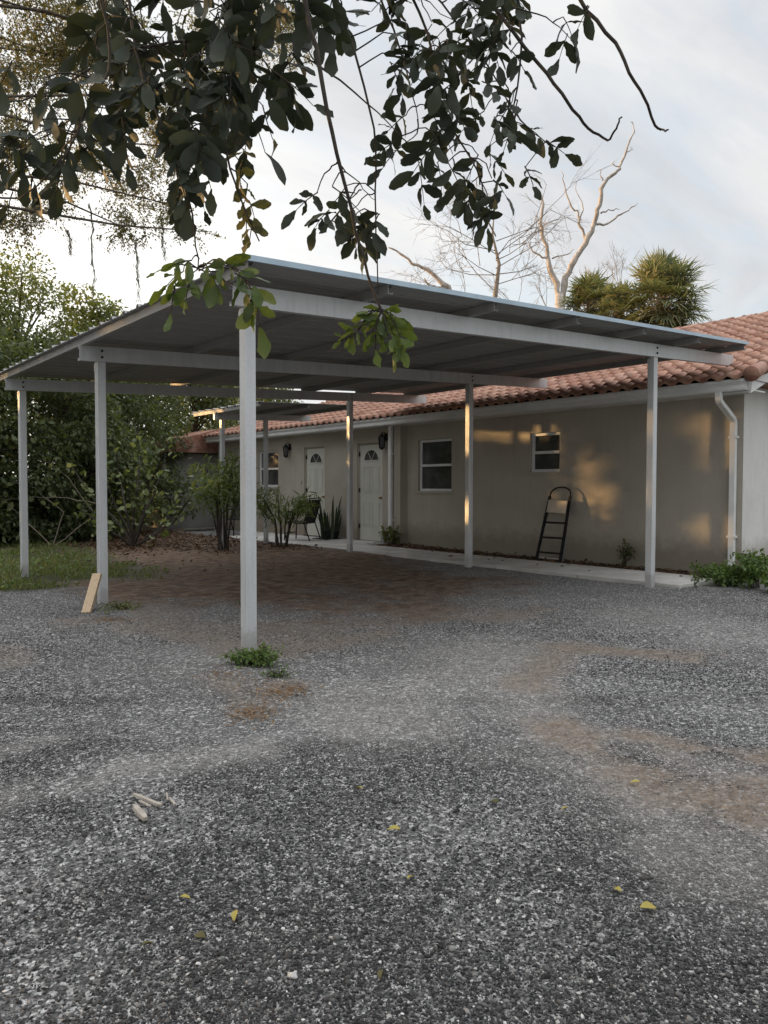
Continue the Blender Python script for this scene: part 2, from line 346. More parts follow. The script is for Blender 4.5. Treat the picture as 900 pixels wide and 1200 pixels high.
an = nt.nodes.new('ShaderNodeAttribute'); an.attribute_name = 'cover'; sp = nt.nodes.new('ShaderNodeSeparateColor'); nt.links.new(an.outputs['Color'], sp.inputs[0])
def vor(scale, feat='F1'):
    v = nt.nodes.new('ShaderNodeTexVoronoi'); v.feature = feat; v.inputs['Scale'].default_value = scale; nt.links.new(P, v.inputs['Vector']); return v
va = vor(62); vb = vor(125)
s1 = nt.nodes.new('ShaderNodeSeparateColor'); nt.links.new(va.outputs['Color'], s1.inputs[0])
s2 = nt.nodes.new('ShaderNodeSeparateColor'); nt.links.new(vb.outputs['Color'], s2.inputs[0])
stops = [(0, (.022, .022, .023)), (.30, (.045, .044, .045)), (.58, (.115, .112, .110)), (.80, (.235, .229, .221)), (.92, (.54, .525, .50)), (1, (.75, .74, .72))]
gc = mixc(nt, .5, ramp(nt, s1.outputs[0], stops), ramp(nt, s2.outputs[0], stops))
gc = mixc(nt, ramp(nt, noise(nt, P, .9, 5, .6), [(.35, 0.), (.7, .3)]), gc, (.20, .197, .19))
lt = mathn(nt, 'MULTIPLY', sp.outputs[1], ramp(nt, noise(nt, P, 13, 7, .8), [(.38, .1), (.62, 1.)])); gc = mixc(nt, mathn(nt, 'MULTIPLY', lt, .62), gc, (.36, .338, .313))
dn = ramp(nt, noise(nt, mapping(nt, P, (1, 1, 1)), 14, 6, .7), [(.3, (.105, .076, .054)), (.7, (.26, .20, .152))])
dfac = mathn(nt, 'MULTIPLY', sp.outputs[0], ramp(nt, mathn(nt, 'ADD', s1.outputs[1], noise(nt, P, 5, 4)), [(.55, 1.), (1.35, .55)])); gc = mixc(nt, dfac, gc, dn)
hn = ramp(nt, noise(nt, P, 6, 7, .72), [(.32, (.045, .028, .019)), (.50, (.13, .086, .061)), (.70, (.27, .195, .145))])
hf = mathn(nt, 'MULTIPLY', sp.outputs[2], ramp(nt, noise(nt, P, 2.2, 5, .7), [(.25, .7), (.5, 1.)])); rd = mathn(nt, 'ABSOLUTE', mathn(nt, 'SUBTRACT', noise(nt, mapping(nt, P, (1.2, 3.2, 1), (0, 0, R(-35))), 2.6, 6, .62, .8), .5))
crk = mathn(nt, 'MULTIPLY', ramp(nt, rd, [(0.0, 1.), (.02, 0.)]), mathn(nt, 'MULTIPLY', sp.outputs[0], .55)); gc = mixc(nt, crk, gc, (.045, .034, .026))
gc = mixc(nt, hf, gc, hn)
gn = ramp(nt, noise(nt, P, 7, 6, .7), [(.35, (.045, .036, .022)), (.6, (.05, .06, .02)), (.8, (.08, .095, .03))])
gc = mixc(nt, an.outputs['Alpha'], gc, gn); nt.links.new(gc, b.inputs['Base Color'])
hgt = mathn(nt, 'ADD', mathn(nt, 'MULTIPLY', va.outputs['Distance'], -.7), mathn(nt, 'ADD', mathn(nt, 'MULTIPLY', vb.outputs['Distance'], -.4), mathn(nt, 'MULTIPLY', noise(nt, P, 30, 4, .7), 1.2)))
bump(nt, b, hgt, .9, .012)
ground = mesh_np('ground', gv, gf, m, smooth=True); tag(ground, kind='structure')
md, ml, mh, mg = masks(gx, gy)
ca = ground.data.color_attributes.new('cover', 'FLOAT_COLOR', 'POINT')
ca.data.foreach_set('color', np.stack([md, ml, mh, mg], -1).reshape(-1).astype(np.float32))
# loose stones
def stones(name, n, zlo, zhi, smin, smax, faces, m):
    t = (1+5**.5)/2; iv = np.array([(-1, t, 0), (1, t, 0), (-1, -t, 0), (1, -t, 0), (0, -1, t), (0, 1, t), (0, -1, -t), (0, 1, -t), (t, 0, -1), (t, 0, 1), (-t, 0, -1), (-t, 0, 1)])/1.9
    if_ = np.array([(0, 11, 5), (0, 5, 1), (0, 1, 7), (0, 7, 10), (0, 10, 11), (1, 5, 9), (5, 11, 4), (11, 10, 2), (10, 7, 6), (7, 1, 8), (3, 9, 4), (3, 4, 2), (3, 2, 6), (3, 6, 8), (3, 8, 9), (4, 9, 5), (2, 4, 11), (6, 2, 10), (8, 6, 7), (9, 8, 1)])
    if faces == 8:
        iv = np.array([(1, 0, 0), (-1, 0, 0), (0, 1, 0), (0, -1, 0), (0, 0, 1), (0, 0, -1.)]); if_ = np.array([(0, 2, 4), (2, 1, 4), (1, 3, 4), (3, 0, 4), (2, 0, 5), (1, 2, 5), (3, 1, 5), (0, 3, 5)])
    z = (zlo**.5+(zhi**.5-zlo**.5)*rng.random(n))**2 if faces == 20 else zlo+(zhi-zlo)*rng.random(n)**1.0
    u = (rng.random(n)-.5)*1.16*z; x = _f[0]*z+_r[0]*u; y = _f[1]*z+_r[1]*u
    d, l, h_, g_ = masks(x, y); k = rng.random(n) > np.clip(d*.92+l*.25+h_*.9+g_*.9, 0, .97)
    pile = fbm(x, y, 1.6, 41, 3); k &= rng.random(n) < sm(.25, .6, pile)*.75+.25
    x, y = x[k], y[k]; n = len(x); s = smin+(smax-smin)*rng.random(n)**2.6
    V = iv[None]*(1+rng.uniform(-.4, .4, (n, len(iv), 1)))*np.stack([rng.uniform(.7, 1.55, n), rng.uniform(.6, 1.0, n), rng.uniform(.35, .75, n)], 1)[:, None]
    a = rng.random(n)*2*PI; c, sn = np.cos(a)[:, None], np.sin(a)[:, None]
    tl = rng.uniform(-.5, .5, n)[:, None]; X = V[..., 0]; Z = V[..., 2]; V = np.stack([X*np.cos(tl)-Z*np.sin(tl), V[..., 1], X*np.sin(tl)+Z*np.cos(tl)], -1)
    V = np.stack([V[..., 0]*c-V[..., 1]*sn, V[..., 0]*sn+V[..., 1]*c, V[..., 2]], -1)*s[:, None, None]*.5
    V += np.stack([x, y, gz(x, y)+s*.12], 1)[:, None]
    f = (if_[None]+(np.arange(n)*len(iv))[:, None, None]).reshape(-1, 3)
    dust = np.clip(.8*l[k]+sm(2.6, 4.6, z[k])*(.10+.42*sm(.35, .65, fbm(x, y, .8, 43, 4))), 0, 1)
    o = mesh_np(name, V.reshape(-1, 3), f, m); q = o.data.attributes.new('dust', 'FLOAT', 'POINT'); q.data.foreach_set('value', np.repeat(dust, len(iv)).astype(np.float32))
    return tag(o, 'loose grey gravel chips scattered over the drive', 'gravel', kind='stuff')
ms, nts, bs_ = mat('gravel_stone', .85, 0, .3); gg = geo(nts)
c = ramp(nts, gg.outputs['Random Per Island'], [(0, (.012, .012, .0125)), (.34, (.025, .0245, .025)), (.64, (.058, .0565, .056)), (.84, (.125, .122, .118)), (.95, (.25, .243, .232)), (.988, (.48, .467, .445)), (1, (.66, .64, .61))])
c = mixc(nts, ramp(nts, noise(nts, gg.outputs['Position'], 140, 3), [(.4, 0.), (.7, .2)]), c, (.14, .137, .133))
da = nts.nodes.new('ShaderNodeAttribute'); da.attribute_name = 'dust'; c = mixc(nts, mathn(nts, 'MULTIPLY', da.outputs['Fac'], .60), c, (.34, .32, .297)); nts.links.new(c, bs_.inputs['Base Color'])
bump(nts, bs_, noise(nts, gg.outputs['Position'], 300, 3), .4, .003)
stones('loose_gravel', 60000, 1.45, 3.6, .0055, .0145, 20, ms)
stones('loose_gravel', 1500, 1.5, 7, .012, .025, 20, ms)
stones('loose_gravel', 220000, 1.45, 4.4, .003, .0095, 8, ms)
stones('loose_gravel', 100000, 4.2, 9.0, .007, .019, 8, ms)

# path beside the house
PATHZ = .055
pb = MB(); 
ys = np.arange(4.55, 17.7, 1.5)
for a_, b_ in zip(ys[:-1], ys[1:]): pb.box((8.66, a_+.004, -.1), (9.74, b_-.004, PATHZ))
path = pb.build('path', CONC, None, (8.66, 4.55, 0), bevel=.012); tag(path, kind='structure')
pb = MB(); pb.box((9.742, 12.0, -.1), (10.295, 17.5, .06)); pb.box((9.85, 12.15, .05), (10.29, 13.55, .075))
tag(pb.build('patio_slab', CONC, None, (9.75, 12, 0), bevel=.01), kind='structure')

# ------------------------------------------------------------------ carport
Y0, S, XL, XR = 4.83, 3.094, 2.789, 8.491; SL = (2.875-2.5815)/(XR-XL)
def zb(x): return 2.578+SL*(x-XL)                      # underside of the beams
BH = .155; PH = .075
def sheet_profile(y0, y1, pitch=.305, h=.028):
    pts = []; y = y0
    while y < y1-.02:
        for d, z in ((0, 0), (.10, 0), (.115, h*.35), (.13, 0), (.175, 0), (.19, h*.35), (.205, 0), (.245, 0), (.265, h), (.29, h)):
            if y+d <= y1: pts.append((y+d, z))
        y += pitch
    pts.append((y1, 0)); return pts
def deck(mb, x0, x1, y0, y1, zf):
    pr = sheet_profile(y0, y1); n = len(pr); vs = []
    for x in (x0, x1):
        for dz in (0, .006): vs += [(x, y, zf(x)+z+dz) for y, z in pr]
    fs = []
    for i in range(n-1):
        fs += [(i, i+1, 2*n+i+1, 2*n+i), (n+i, 3*n+i, 3*n+i+1, n+i+1), (i, n+i, n+i+1, i+1), (2*n+i, 2*n+i+1, 3*n+i+1, 3*n+i)]
    fs += [(0, 2*n, 3*n, n), (n-1, 2*n-1, 4*n-1, 3*n-1)]; mb.add(vs, fs)
CP = thing('carport', 'open galvanized steel carport on six square posts with a flat sloping sheet roof', 'carport', (XL, Y0, 0)); O = (XL, Y0, 0)
XD0, XD1, YD0, YD1 = 2.52, 10.22, 4.47, 11.36
zd = lambda x: zb(x)+BH+PH+.004
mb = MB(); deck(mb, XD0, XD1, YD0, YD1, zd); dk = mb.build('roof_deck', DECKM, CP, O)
mb = MB(); mb.bar((XD0, YD0-.012, zd(XD0)+.012), (XD1, YD0-.012, zd(XD1)+.012), .016, .04); mb.build('edge_trim', simple('trim_sky_reflection', (.34, .43, .50), (.42, .52, .60), 5, .35, .3, .05), dk, O)  # front edge strip, the sky's reflection painted in as its blue colour
for i in range(7):
    x = 2.575+1.262*i; z = zb(x)+BH+.002; mb = MB()
    a, b_ = YD0+.005, YD1-.01
    mb.box((x-.002, a, z), (x+.002, b_, z+PH)); mb.box((x+.002, a, z+PH-.004), (x+.045, b_, z+PH)); mb.box((x+.002, a, z), (x+.045, b_, z+.004))
    mb.box((x+.041, a, z+.004), (x+.045, b_, z+.018)); mb.box((x+.041, a, z+PH-.018), (x+.045, b_, z+PH-.004))
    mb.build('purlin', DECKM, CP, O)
ends = {0: (2.64, 10.55), 1: (2.56, 10.38), 2: (2.57, 10.42)}
for j in range(3):
    y = Y0+S*j-(.04 if j == 2 else 0); a, b_ = ends[j]
    mb = MB(); hw = .026
    for (dy0, dy1, dz0, dz1) in ((-hw, -hw+.006, 0, BH), (-hw+.006, hw, 0, .006), (-hw+.006, hw, BH-.006, BH), (hw-.006, hw, .006, .03), (hw-.006, hw, BH-.03, BH-.006)):
        vs = [(x, y+dy, zb(x)+dz) for x in (a, b_) for dy in (dy0, dy1) for dz in (dz0, dz1)]
        mb.add(vs, [(0, 1, 3, 2), (4, 6, 7, 5), (0, 4, 5, 1), (2, 3, 7, 6), (0, 2, 6, 4), (1, 5, 7, 3)])
    bm_ = mb.build('beam', GALV, CP, O)
    for x in (XL, XR):
        for dz in (.045, .11):
            t = MB(); t.tube([(x, y-hw-.012, zb(x)+dz), (x, y-hw+.002, zb(x)+dz)], .0125, 8); t.build('bolt', DARK, bm_, O)
    for x in (XL, XR):
        zg = float(gz(np.array([x]), np.array([y]))[0]) if not (x == XR) else .05*(j > 0)
        t = MB(); q = .045; t.box((x-q, y-q+.03, zg-.2), (x+q, y+q+.03, zb(x)+.0))
        po = t.build('post', GALV, CP, O, bevel=.006)
        t = MB(); t.box((x-q-.004, y+.031, zb(x)-.10), (x-q-.0005, y+.075, zb(x)-.02)); t.build('bracket', GALV, po, O)
# ------------------------------------------------------------------ second, smaller cover by the doors
PC = thing('patio_cover', 'small sheet metal patio cover in front of the far doors, behind the carport', 'patio cover', (7.2, 13.55, 0)); O2 = (7.2, 13.55, 0)
zc2 = lambda x: 2.62+.045*(x-7.2)
mb = MB(); deck(mb, 6.98, 9.25, 11.75, 14.5, lambda x: zc2(x)+.2); mb.build('roof_deck', DECKM, PC, O2)
for y in (13.55,):
    mb = MB(); mb.bar((6.98, y-.04, zc2(6.98)+.06), (9.3, y-.04, zc2(9.3)+.06), .05, .12); mb.build('beam', GALV, PC, O2)
for x in (7.02, 8.1, 9.15):
    mb = MB(); mb.bar((x, 11.8, zc2(x)+.16), (x, 14.45, zc2(x)+.16), .05, .065); mb.build('purlin', DECKM, PC, O2)
for (x, y) in ((7.2, 13.55), (8.22, 13.55)):
    mb = MB(); mb.box((x-.04, y-.01, -.1), (x+.04, y+.07, zc2(x))); mb.build('post', GALV, PC, O2, bevel=.005)

# ------------------------------------------------------------------ house
WX = 10.5; WX2 = 10.3; JOG = 11.62; YE = 4.62; YF = 19.7; WT = 2.68
HO = (WX, YE, 0)
HS = thing('house', 'long low beige stucco house with a red clay tile roof and white gutter', 'house', HO)
def wall_holes(mb, x, y0, y1, z0, z1, holes, dep=.11):
    Y = sorted({y0, y1, *[h for q in holes for h in q[:2]]}); Z = sorted({z0, z1, *[h for q in holes for h in q[2:]]})
    for a, b in zip(Y[:-1], Y[1:]):
        for c, d in zip(Z[:-1], Z[1:]):
            if not any(q[0] <= a and b <= q[1] and q[2] <= c and d <= q[3] for q in holes):
                mb.add([(x, a, c), (x, b, c), (x, b, d), (x, a, d)], [(0, 3, 2, 1)])
    for (a, b, c, d) in holes:
        e = x+dep
        for q in ([(x, a, c), (e, a, c), (e, a, d), (x, a, d)], [(x, b, c), (x, b, d), (e, b, d), (e, b, c)], [(x, a, d), (e, a, d), (e, b, d), (x, b, d)], [(x, a, c), (x, b, c), (e, b, c), (e, a, c)]):
            mb.add(q, [(0, 1, 2, 3)])
def w2(y): return y*WX2/WX
def z2_(z): return H+(z-H)*WX2/WX
W1 = (10.31, 11.285, 1.18, 2.24); W2 = (7.71, 8.36, 1.53, 2.22); W0 = (w2(16.72), w2(17.75), 1.27, z2_(2.24))
D1 = (w2(12.44), w2(13.34), .08, z2_(2.26)); D2 = (w2(14.62), w2(15.5), .08, z2_(2.26))
mb = MB(); wall_holes(mb, WX, YE, JOG, -.2, WT, [W1, W2])
mb.add([(WX, JOG, -.2), (WX2, JOG, -.2), (WX2, JOG, WT), (WX, JOG, WT)], [(0, 1, 2, 3)])
wall_holes(mb, WX2, JOG, YF, -.2, WT, [D1, D2, W0])
mb.add([(WX2, YF, -.2), (19.5, YF, -.2), (19.5, YF, WT), (WX2, YF, WT)], [(0, 1, 2, 3)])
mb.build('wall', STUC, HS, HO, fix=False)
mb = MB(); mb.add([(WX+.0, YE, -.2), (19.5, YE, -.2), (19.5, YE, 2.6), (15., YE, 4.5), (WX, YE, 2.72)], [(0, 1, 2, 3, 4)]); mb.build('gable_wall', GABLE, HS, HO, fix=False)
# roof tiles: one waved, lapped sheet
EX, EZ, RX, RS = 9.93, 2.72, 15.0, .372
YR0, YR1 = 4.30, 19.95; pit = .225; cour = .30
ncol = int((YR1-YR0)/pit*10)+1; yy = np.linspace(YR0, YR1, ncol); ph = (yy-YR0)/pit*2*PI
wave = .033*np.where(np.sin(ph) > 0, np.sin(ph), .55*np.sin(ph))
L = math.hypot(RX-EX, (RX-EX)*RS); nc = int(L/cour)+1; vs = []; fs = []; tv = []
ca_, sa_ = 1/math.hypot(1, RS), RS/math.hypot(1, RS); rr = rng.random((nc, int((YR1-YR0)/pit)+3))
for k in range(nc):
    s0 = k*cour-.03; s1 = min((k+1)*cour+.02, L)
    for (s_, lift) in ((s0, .0), (s0, .052), (s1, .016)):
        hx = EX+s_*ca_; hz = EZ+s_*sa_; hip = np.maximum(0, (hx-EX)-(YR1-yy)*1.0)     # hipped far end
        j = ((yy-YR0)/pit+.0).astype(int); jit = (rr[k, j]-.5)*.014
        h = wave+lift+jit*(lift > .03)
        vs.append(np.stack([hx-h*sa_, yy, hz+h*ca_-hip*RS*1.0], 1)); tv.append(rr[k, j])
    o = 3*k*ncol; i = np.arange(ncol-1)
    for r_ in (0, 1): a = o+r_*ncol+i; fs.append(np.stack([a, a+ncol, a+ncol+1, a+1], 1))
rf = mesh_np('roof', np.concatenate(vs)-np.array(HO), np.concatenate(fs), TILE, HS)
rf.data.polygons.foreach_set('use_smooth', np.ones(len(rf.data.polygons), bool))
ta = rf.data.attributes.new('tile', 'FLOAT', 'POINT'); ta.data.foreach_set('value', np.concatenate(tv).astype(np.float32))
mb = MB(); mb.add([(RX, YR0, EZ+L*sa_), (20.1, YR0, EZ), (20.1, YR1, EZ), (RX, YR1-5, EZ+L*sa_)], [(0, 1, 2, 3)])
mb.add([(EX, YR0+.02, EZ-.03), (20, YR0+.02, EZ-.03), (20, YR1, EZ-.03), (EX, YR1, EZ-.03)], [(0, 1, 2, 3)]); mb.build('rear_slope', TILE, rf, HO)
mb = MB(); q = -.03; mb.add([(EX+.03, YR0+.02, EZ+q), (EX+.03, YR1-.1, EZ+q), (RX, YR1-5, EZ+L*sa_+q), (RX, YR0+.02, EZ+L*sa_+q)], [(0, 1, 2, 3)])
mb.add([(EX+.05, YR0+.02, EZ-.05), (EX+.05, YR1-.1, EZ-.05), (EX+.05, YR1-.1, EZ+.012), (EX+.05, YR0+.02, EZ+.012)], [(0, 1, 2, 3)]); mb.build('underlay', DARK, rf, HO)
# barrel tiles along the ridge and the gable edge
for nm, a, b_, rad in (('ridge_tiles', (RX, YR0-.05, EZ+L*sa_-.03), (RX, YR1-5, EZ+L*sa_-.03), .11), ('rake_tiles', (EX-.04, YR0-.03, EZ+.02), (RX, YR0-.03, EZ+L*sa_+.0), .10)):
    A, B = Vector(a), Vector(b_); n_ = int((B-A).length/.36); mb = MB()
    for i in range(n_):
        p = A.lerp(B, i/n_); q = A.lerp(B, (i+1.12)/n_); k_ = .93+.14*random.random()
        mb.tube([p, p.lerp(q, .04), q], [rad*1.02*k_, rad*1.04*k_, rad*.8*k_], 14)
    o = mb.build(nm, TILE, rf, HO, smooth=True)
    ta = o.data.attributes.new('tile', 'FLOAT', 'POINT'); nv = len(o.data.vertices); ta.data.foreach_set('value', np.repeat(rng.random(nv//42+1), 42)[:nv].astype(np.float32))
# soffit, fascia and gutter
mb = MB(); mb.box((10.075, YR0+.05, 2.555), (10.52, YF, 2.57)); mb.build('soffit', WHITE, HS, HO)
mb = MB(); mb.box((10.05, YR0+.03, 2.55), (10.074, YF+.1, 2.735)); mb.build('fascia', WHITE, HS, HO)
mb = MB(); mb.bar((EX+.1, YR0+.055, EZ-.11), (RX, YR0+.055, EZ-.11+L*sa_), .03, .2); mb.build('rake_board', WHITE, HS, HO)
mb = MB(); mb.bar((EX+.12, YR0+.30, EZ-.185), (RX, YR0+.30, EZ-.185+L*sa_), .46, .015); mb.build('rake_soffit', WHITE, HS, HO)
gp = [(10.046, 2.70), (10.046, 2.555), (9.975, 2.555), (9.965, 2.575), (9.965, 2.625), (9.945, 2.655), (9.93, 2.665), (9.93, 2.70), (9.936, 2.706), (9.942, 2.70), (9.942, 2.672), (9.957, 2.66), (9.973, 2.635), (9.973, 2.585), (9.98, 2.565), (10.036, 2.565), (10.036, 2.70)]
mb = MB(); mb.prism(gp, YR0+.08, YF+.1, 1); mb.prism([(10.044, 2.557), (9.98, 2.557), (9.968, 2.578), (9.968, 2.625), (9.947, 2.657), (9.932, 2.667), (9.932, 2.70), (10.044, 2.70)], YR0+.072, YR0+.079, 1)
mb.build('gutter', WHITE, HS, HO)
def downspout(y, wallx, zbot):
    mb = MB(); pth = [(9.995, y, 2.558), (9.995, y, 2.44), (wallx-.045, y-.0, 2.20), (wallx-.045, y, zbot+.1), (wallx-.07, y, zbot)] if wallx == WX else [(wallx-.06, y, 2.553), (wallx-.06, y, 1.5), (wallx-.06, y, zbot+.1), (wallx-.075, y, zbot)]
    P = [Vector(p) for p in pth]; fine = [P[0]]
    for i in range(1, len(P)-1):
        d0 = (P[i-1]-P[i]).normalized(); d1 = (P[i+1]-P[i]).normalized(); r_ = .05
        for t in (0, .33, .66, 1): fine.append((P[i]+d0*r_)*(1-t)**2+P[i]*2*t*(1-t)+(P[i]+d1*r_)*t*t)
    fine.append(P[-1]); hw, hd = .042, .032; vs = []; n = len(fine)
    for i in range(n):
        d = (fine[min(i+1, n-1)]-fine[max(i-1, 0)]).normalized(); s_ = Vector((0, 1, 0)); t_ = d.cross(s_).normalized()
        vs += [fine[i]+s_*a*hw+t_*b*hd for a, b in ((-1, -1), (1, -1), (1, 1), (-1, 1))]
    mb.add(vs, [(4*i+j, 4*i+(j+1) % 4, 4*i+4+(j+1) % 4, 4*i+4+j) for i in range(n-1) for j in range(4)]+[(0, 1, 2, 3), (4*n-4, 4*n-3, 4*n-2, 4*n-1)])
    o = mb.build('downspout', WHITE, HS, HO, bevel=.006)
    for z in (1.95, .55):
        t = MB(); t.box((wallx-.082, y-.06, z), (wallx-.001, y+.06, z+.03)); t.build('strap', WHITE, o, HO)
downspout(4.74, WX, .09); downspout(w2(12.1), WX2, .10)
def window(x, h, sill=True):
    a, b, c, d = h; fr = .05; x0 = x+.055; mid = (c+d)/2
    mb = MB(); mb.box((x0, a, c), (x0+.05, a+fr, d)); mb.box((x0, b-fr, c), (x0+.05, b, d)); mb.box((x0, a+fr, d-fr), (x0+.05, b-fr, d)); mb.box((x0, a+fr, c), (x0+.05, b-fr, c+fr)); mb.box((x0-.012, a+fr, mid-.025), (x0+.05, b-fr, mid+.025))
    wn = mb.build('window', WHITE, HS, HO, bevel=.004)
    mb = MB(); mb.box((x0+.028, a+fr, c+fr), (x0+.034, b-fr, mid-.025)); mb.box((x0+.036, a+fr, mid+.025), (x0+.042, b-fr, d-fr)); mb.build('pane', GLASS, wn, HO)
    if sill: mb = MB(); mb.box((x-.025, a-.03, c-.05), (x+.055, b+.03, c)); mb.build('sill', STUC, wn, HO, bevel=.006)
window(WX, W1); window(WX, W2); window(WX2, W0)
def door(x, h):
    a, b, c, d = h; x0 = x+.06; fr = .035; ya, yb = a+fr, b-fr; hh = d-fr-c; cy = (a+b)/2; wd = yb-ya
    mb = MB(); mb.box((x0, ya, c), (x0+.04, yb, d-fr))
    def panel(y0, y1, z0, z1):
        t = .012
        for q in ((y0, y1, z1-t, z1), (y0, y1, z0, z0+t), (y0, y0+t, z0+t, z1-t), (y1-t, y1, z0+t, z1-t)): mb.box((x0-.010, q[0], q[2]), (x0-.0005, q[1], q[3]))
        mb.box((x0-.006, y0+.045, z0+.045), (x0-.0005, y1-.045, z1-.045))
    for s_ in (0, 1):
        y0 = ya+wd*(.16 if s_ == 0 else .54); y1 = y0+wd*.30
        panel(y0, y1, c+hh*.15, c+hh*.40); panel(y0, y1, c+hh*.50, c+hh*.77)
    dr = mb.build('door', DOORW, HS, HO)
    mb = MB(); rad = wd*.315; zf = c+hh*.835; n = 14
    arc = [(cy+rad*math.cos(PI*i/n), zf+rad*math.sin(PI*i/n)*.92) for i in range(n+1)]
    mb.prism(arc, x0-.004, x0-.001, 0); mb.build('fanlight', GLASS, dr, HO)
    mb = MB()
    mb.tube([(x0-.006, p[0], p[1]) for p in arc], .012, 5); mb.bar((x0-.006, cy-rad, zf), (x0-.006, cy+rad, zf), .018, .018)
    for t in (PI*.33, PI*.67): mb.bar((x0-.006, cy, zf), (x0-.006, cy+rad*math.cos(t), zf+rad*math.sin(t)*.92), .008, .008)
    mb.build('fanlight_frame', DOORW, dr, HO)
    mb = MB(); mb.box((x0-.02, a, c), (x0+.045, ya-.003, d)); mb.box((x0-.02, yb+.003, c), (x0+.045, b, d)); mb.box((x0-.02, ya, d-fr+.003), (x0+.045, yb, d)); mb.build('door_frame', STUC, dr, HO)
    mb = MB(); mb.box((x-.02, a-.03, c-.04), (x0+.02, b+.03, c-.001)); mb.build('threshold', DARK, dr, HO)
    for z in (.12, .5, .88): t = MB(); t.box((x0-.024, yb-.012, c+hh*z), (x0-.002, yb+.02, c+hh*z+.10)); t.build('hinge', DARK, dr, HO)
    t = MB(); t.tube([(x0-.001, ya+.07, c+.95), (x0-.035, ya+.07, c+.95), (x0-.04, ya+.07, c+.95), (x0-.07, ya+.07, c+.95)], [.03, .014, .028, .022], 10); t.build('door_knob', simple('brass', (.35, .26, .12), (.45, .34, .16), 9, .3, .9, 0), dr, HO, smooth=True)
door(WX2, D1); door(WX2, D2)
# wing that comes forward at the far end
WG = thing('house_wing', 'low grey stucco wing beyond the far end of the house, half hidden by shrubs', 'house wing', (9.0, 20.4, 0)); WO = (9.0, 20.4, 0)
mb = MB(); mb.box((9.0, 20.4, -.2), (12, 25, 2.25)); mb.build('wall', simple('grey_stucco', (.26, .25, .24), (.34, .33, .315), 2, .9, 0, .4), WG, WO)
mb = MB(); mb.box((8.90, 20.36, -.1), (8.99, 20.45, 2.25)); mb.build('corner_post', WHITE, WG, WO)
mb = MB(); mb.prism([(8.6, 2.27), (12.4, 2.27), (12.4, 2.5), (10.5, 3.0), (8.6, 2.45)], 20.0, 25.3, 1); mb.build('roof', TILE, WG, WO)

# ------------------------------------------------------------------ wall lanterns
def lantern(loc, label):
    t = thing('wall_lantern', label, 'lantern', loc, 0, 'lanterns beside the doors'); x = 0
    m_ = MB(); m_.box((-.02, -.05, -.02), (0, .05, .14)); m_.tube([(-.02, 0, .1), (-.07, 0, .16), (-.12, 0, .15), (-.13, 0, .10)], .010, 6); m_.build('bracket', DARK, t)
    m_ = MB(); c_ = Vector((-.13, 0, 0)); hexr = lambda r_, z: [c_+Vector((r_*math.cos(PI/3*i), r_*math.sin(PI/3*i), z)) for i in range(6)]
    m_.add(hexr(.095, .04)+hexr(.035, .11)+[c_+Vector((0, 0, .14))], [(i, (i+1) % 6, 6+(i+1) % 6, 6+i) for i in range(6)]+[(6+i, 6+(i+1) % 6, 12) for i in range(6)]+[(5, 4, 3, 2, 1, 0)])
    for i in range(6): m_.bar(c_+Vector((.075*math.cos(PI/3*i), .075*math.sin(PI/3*i), .04)), c_+Vector((.055*math.cos(PI/3*i), .055*math.sin(PI/3*i), -.17)), .012, .012)
    m_.tube([c_+Vector((0, 0, -.165)), c_+Vector((0, 0, -.185)), c_+Vector((0, 0, -.22))], [.065, .06, .01], 6); m_.build('cage', DARK, t)
    m_ = MB(); m_.tube([c_+Vector((0, 0, -.164)), c_+Vector((0, 0, .035))], [.048, .066], 6); m_.build('glass', GLASS, t)
lantern((WX2-.001, w2(16.14), z2_(2.24)), 'black wall lantern left of the farther white door, above the shrub')
lantern((WX2-.001, w2(12.30), z2_(2.30)), 'black wall lantern between the nearer white door and the white downspout')

# ------------------------------------------------------------------ step ladder
fl, fr_ = onx(628, 657, 10.12), onx(656, 659, 10.12)
LW = abs(fl[1]-fr_[1])
LD = thing('step_ladder', 'folded black step ladder with four treads leaning on the beige wall', 'ladder', (10.12, (fl[1]+fr_[1])/2, .0))
lean = Vector((.30, -.06, 1.30)); ln = lean.length; dz_ = lean/ln; sy = Vector((0, 1, 0)); nx_ = Vector((-1, 0, .23)).normalized()
def Lp(s_, y, o=0): return dz_*s_+sy*y+nx_*o
for sgn in (-1, 1):
    m_ = MB(); hw = LW/2; m_.bar(Lp(.0, sgn*hw), Lp(1.14, sgn*hw*.84), .026, .044, sy); m_.build('rail', DARK, LD)
    m_ = MB(); m_.bar(Lp(.02, sgn*(hw+.015), -.035), Lp(.98, sgn*(hw*.84), -.035), .02, .025, sy); m_.build('rear_leg', simple('grey_tube', (.3, .3, .3), (.4, .4, .4), 5, .4, .5, 0), LD)
    m_ = MB(); m_.bar(Lp(-.02, sgn*hw), Lp(.03, sgn*hw), .036, .06, sy); m_.build('foot', DARK, LD)
m_ = MB(); hw = LW/2*.84; arc = [Lp(1.12, -hw)]+[Lp(1.17+.13*math.sin(PI*i/10), -hw*math.cos(PI*i/10)) for i in range(11)]+[Lp(1.12, hw)]; m_.tube(arc, .013, 8); m_.build('handrail', DARK, LD, smooth=True)
for s_ in (.16, .42, .68):
    m_ = MB(); yw = LW/2*(1-.16*s_/1.14)-.015; m_.bar(Lp(s_, -yw, .0), Lp(s_, yw, .0), .022, .07, nx_); m_.build('tread', DARK, LD)
m_ = MB(); yw = LW/2*.87; m_.bar(Lp(.84, 0, .03), Lp(1.06, 0, .03), 2*yw-.04, .02, nx_); m_.build('platform', simple('beige_tray', (.46, .40, .32), (.55, .48, .40), 5, .6), LD, bevel=.006)
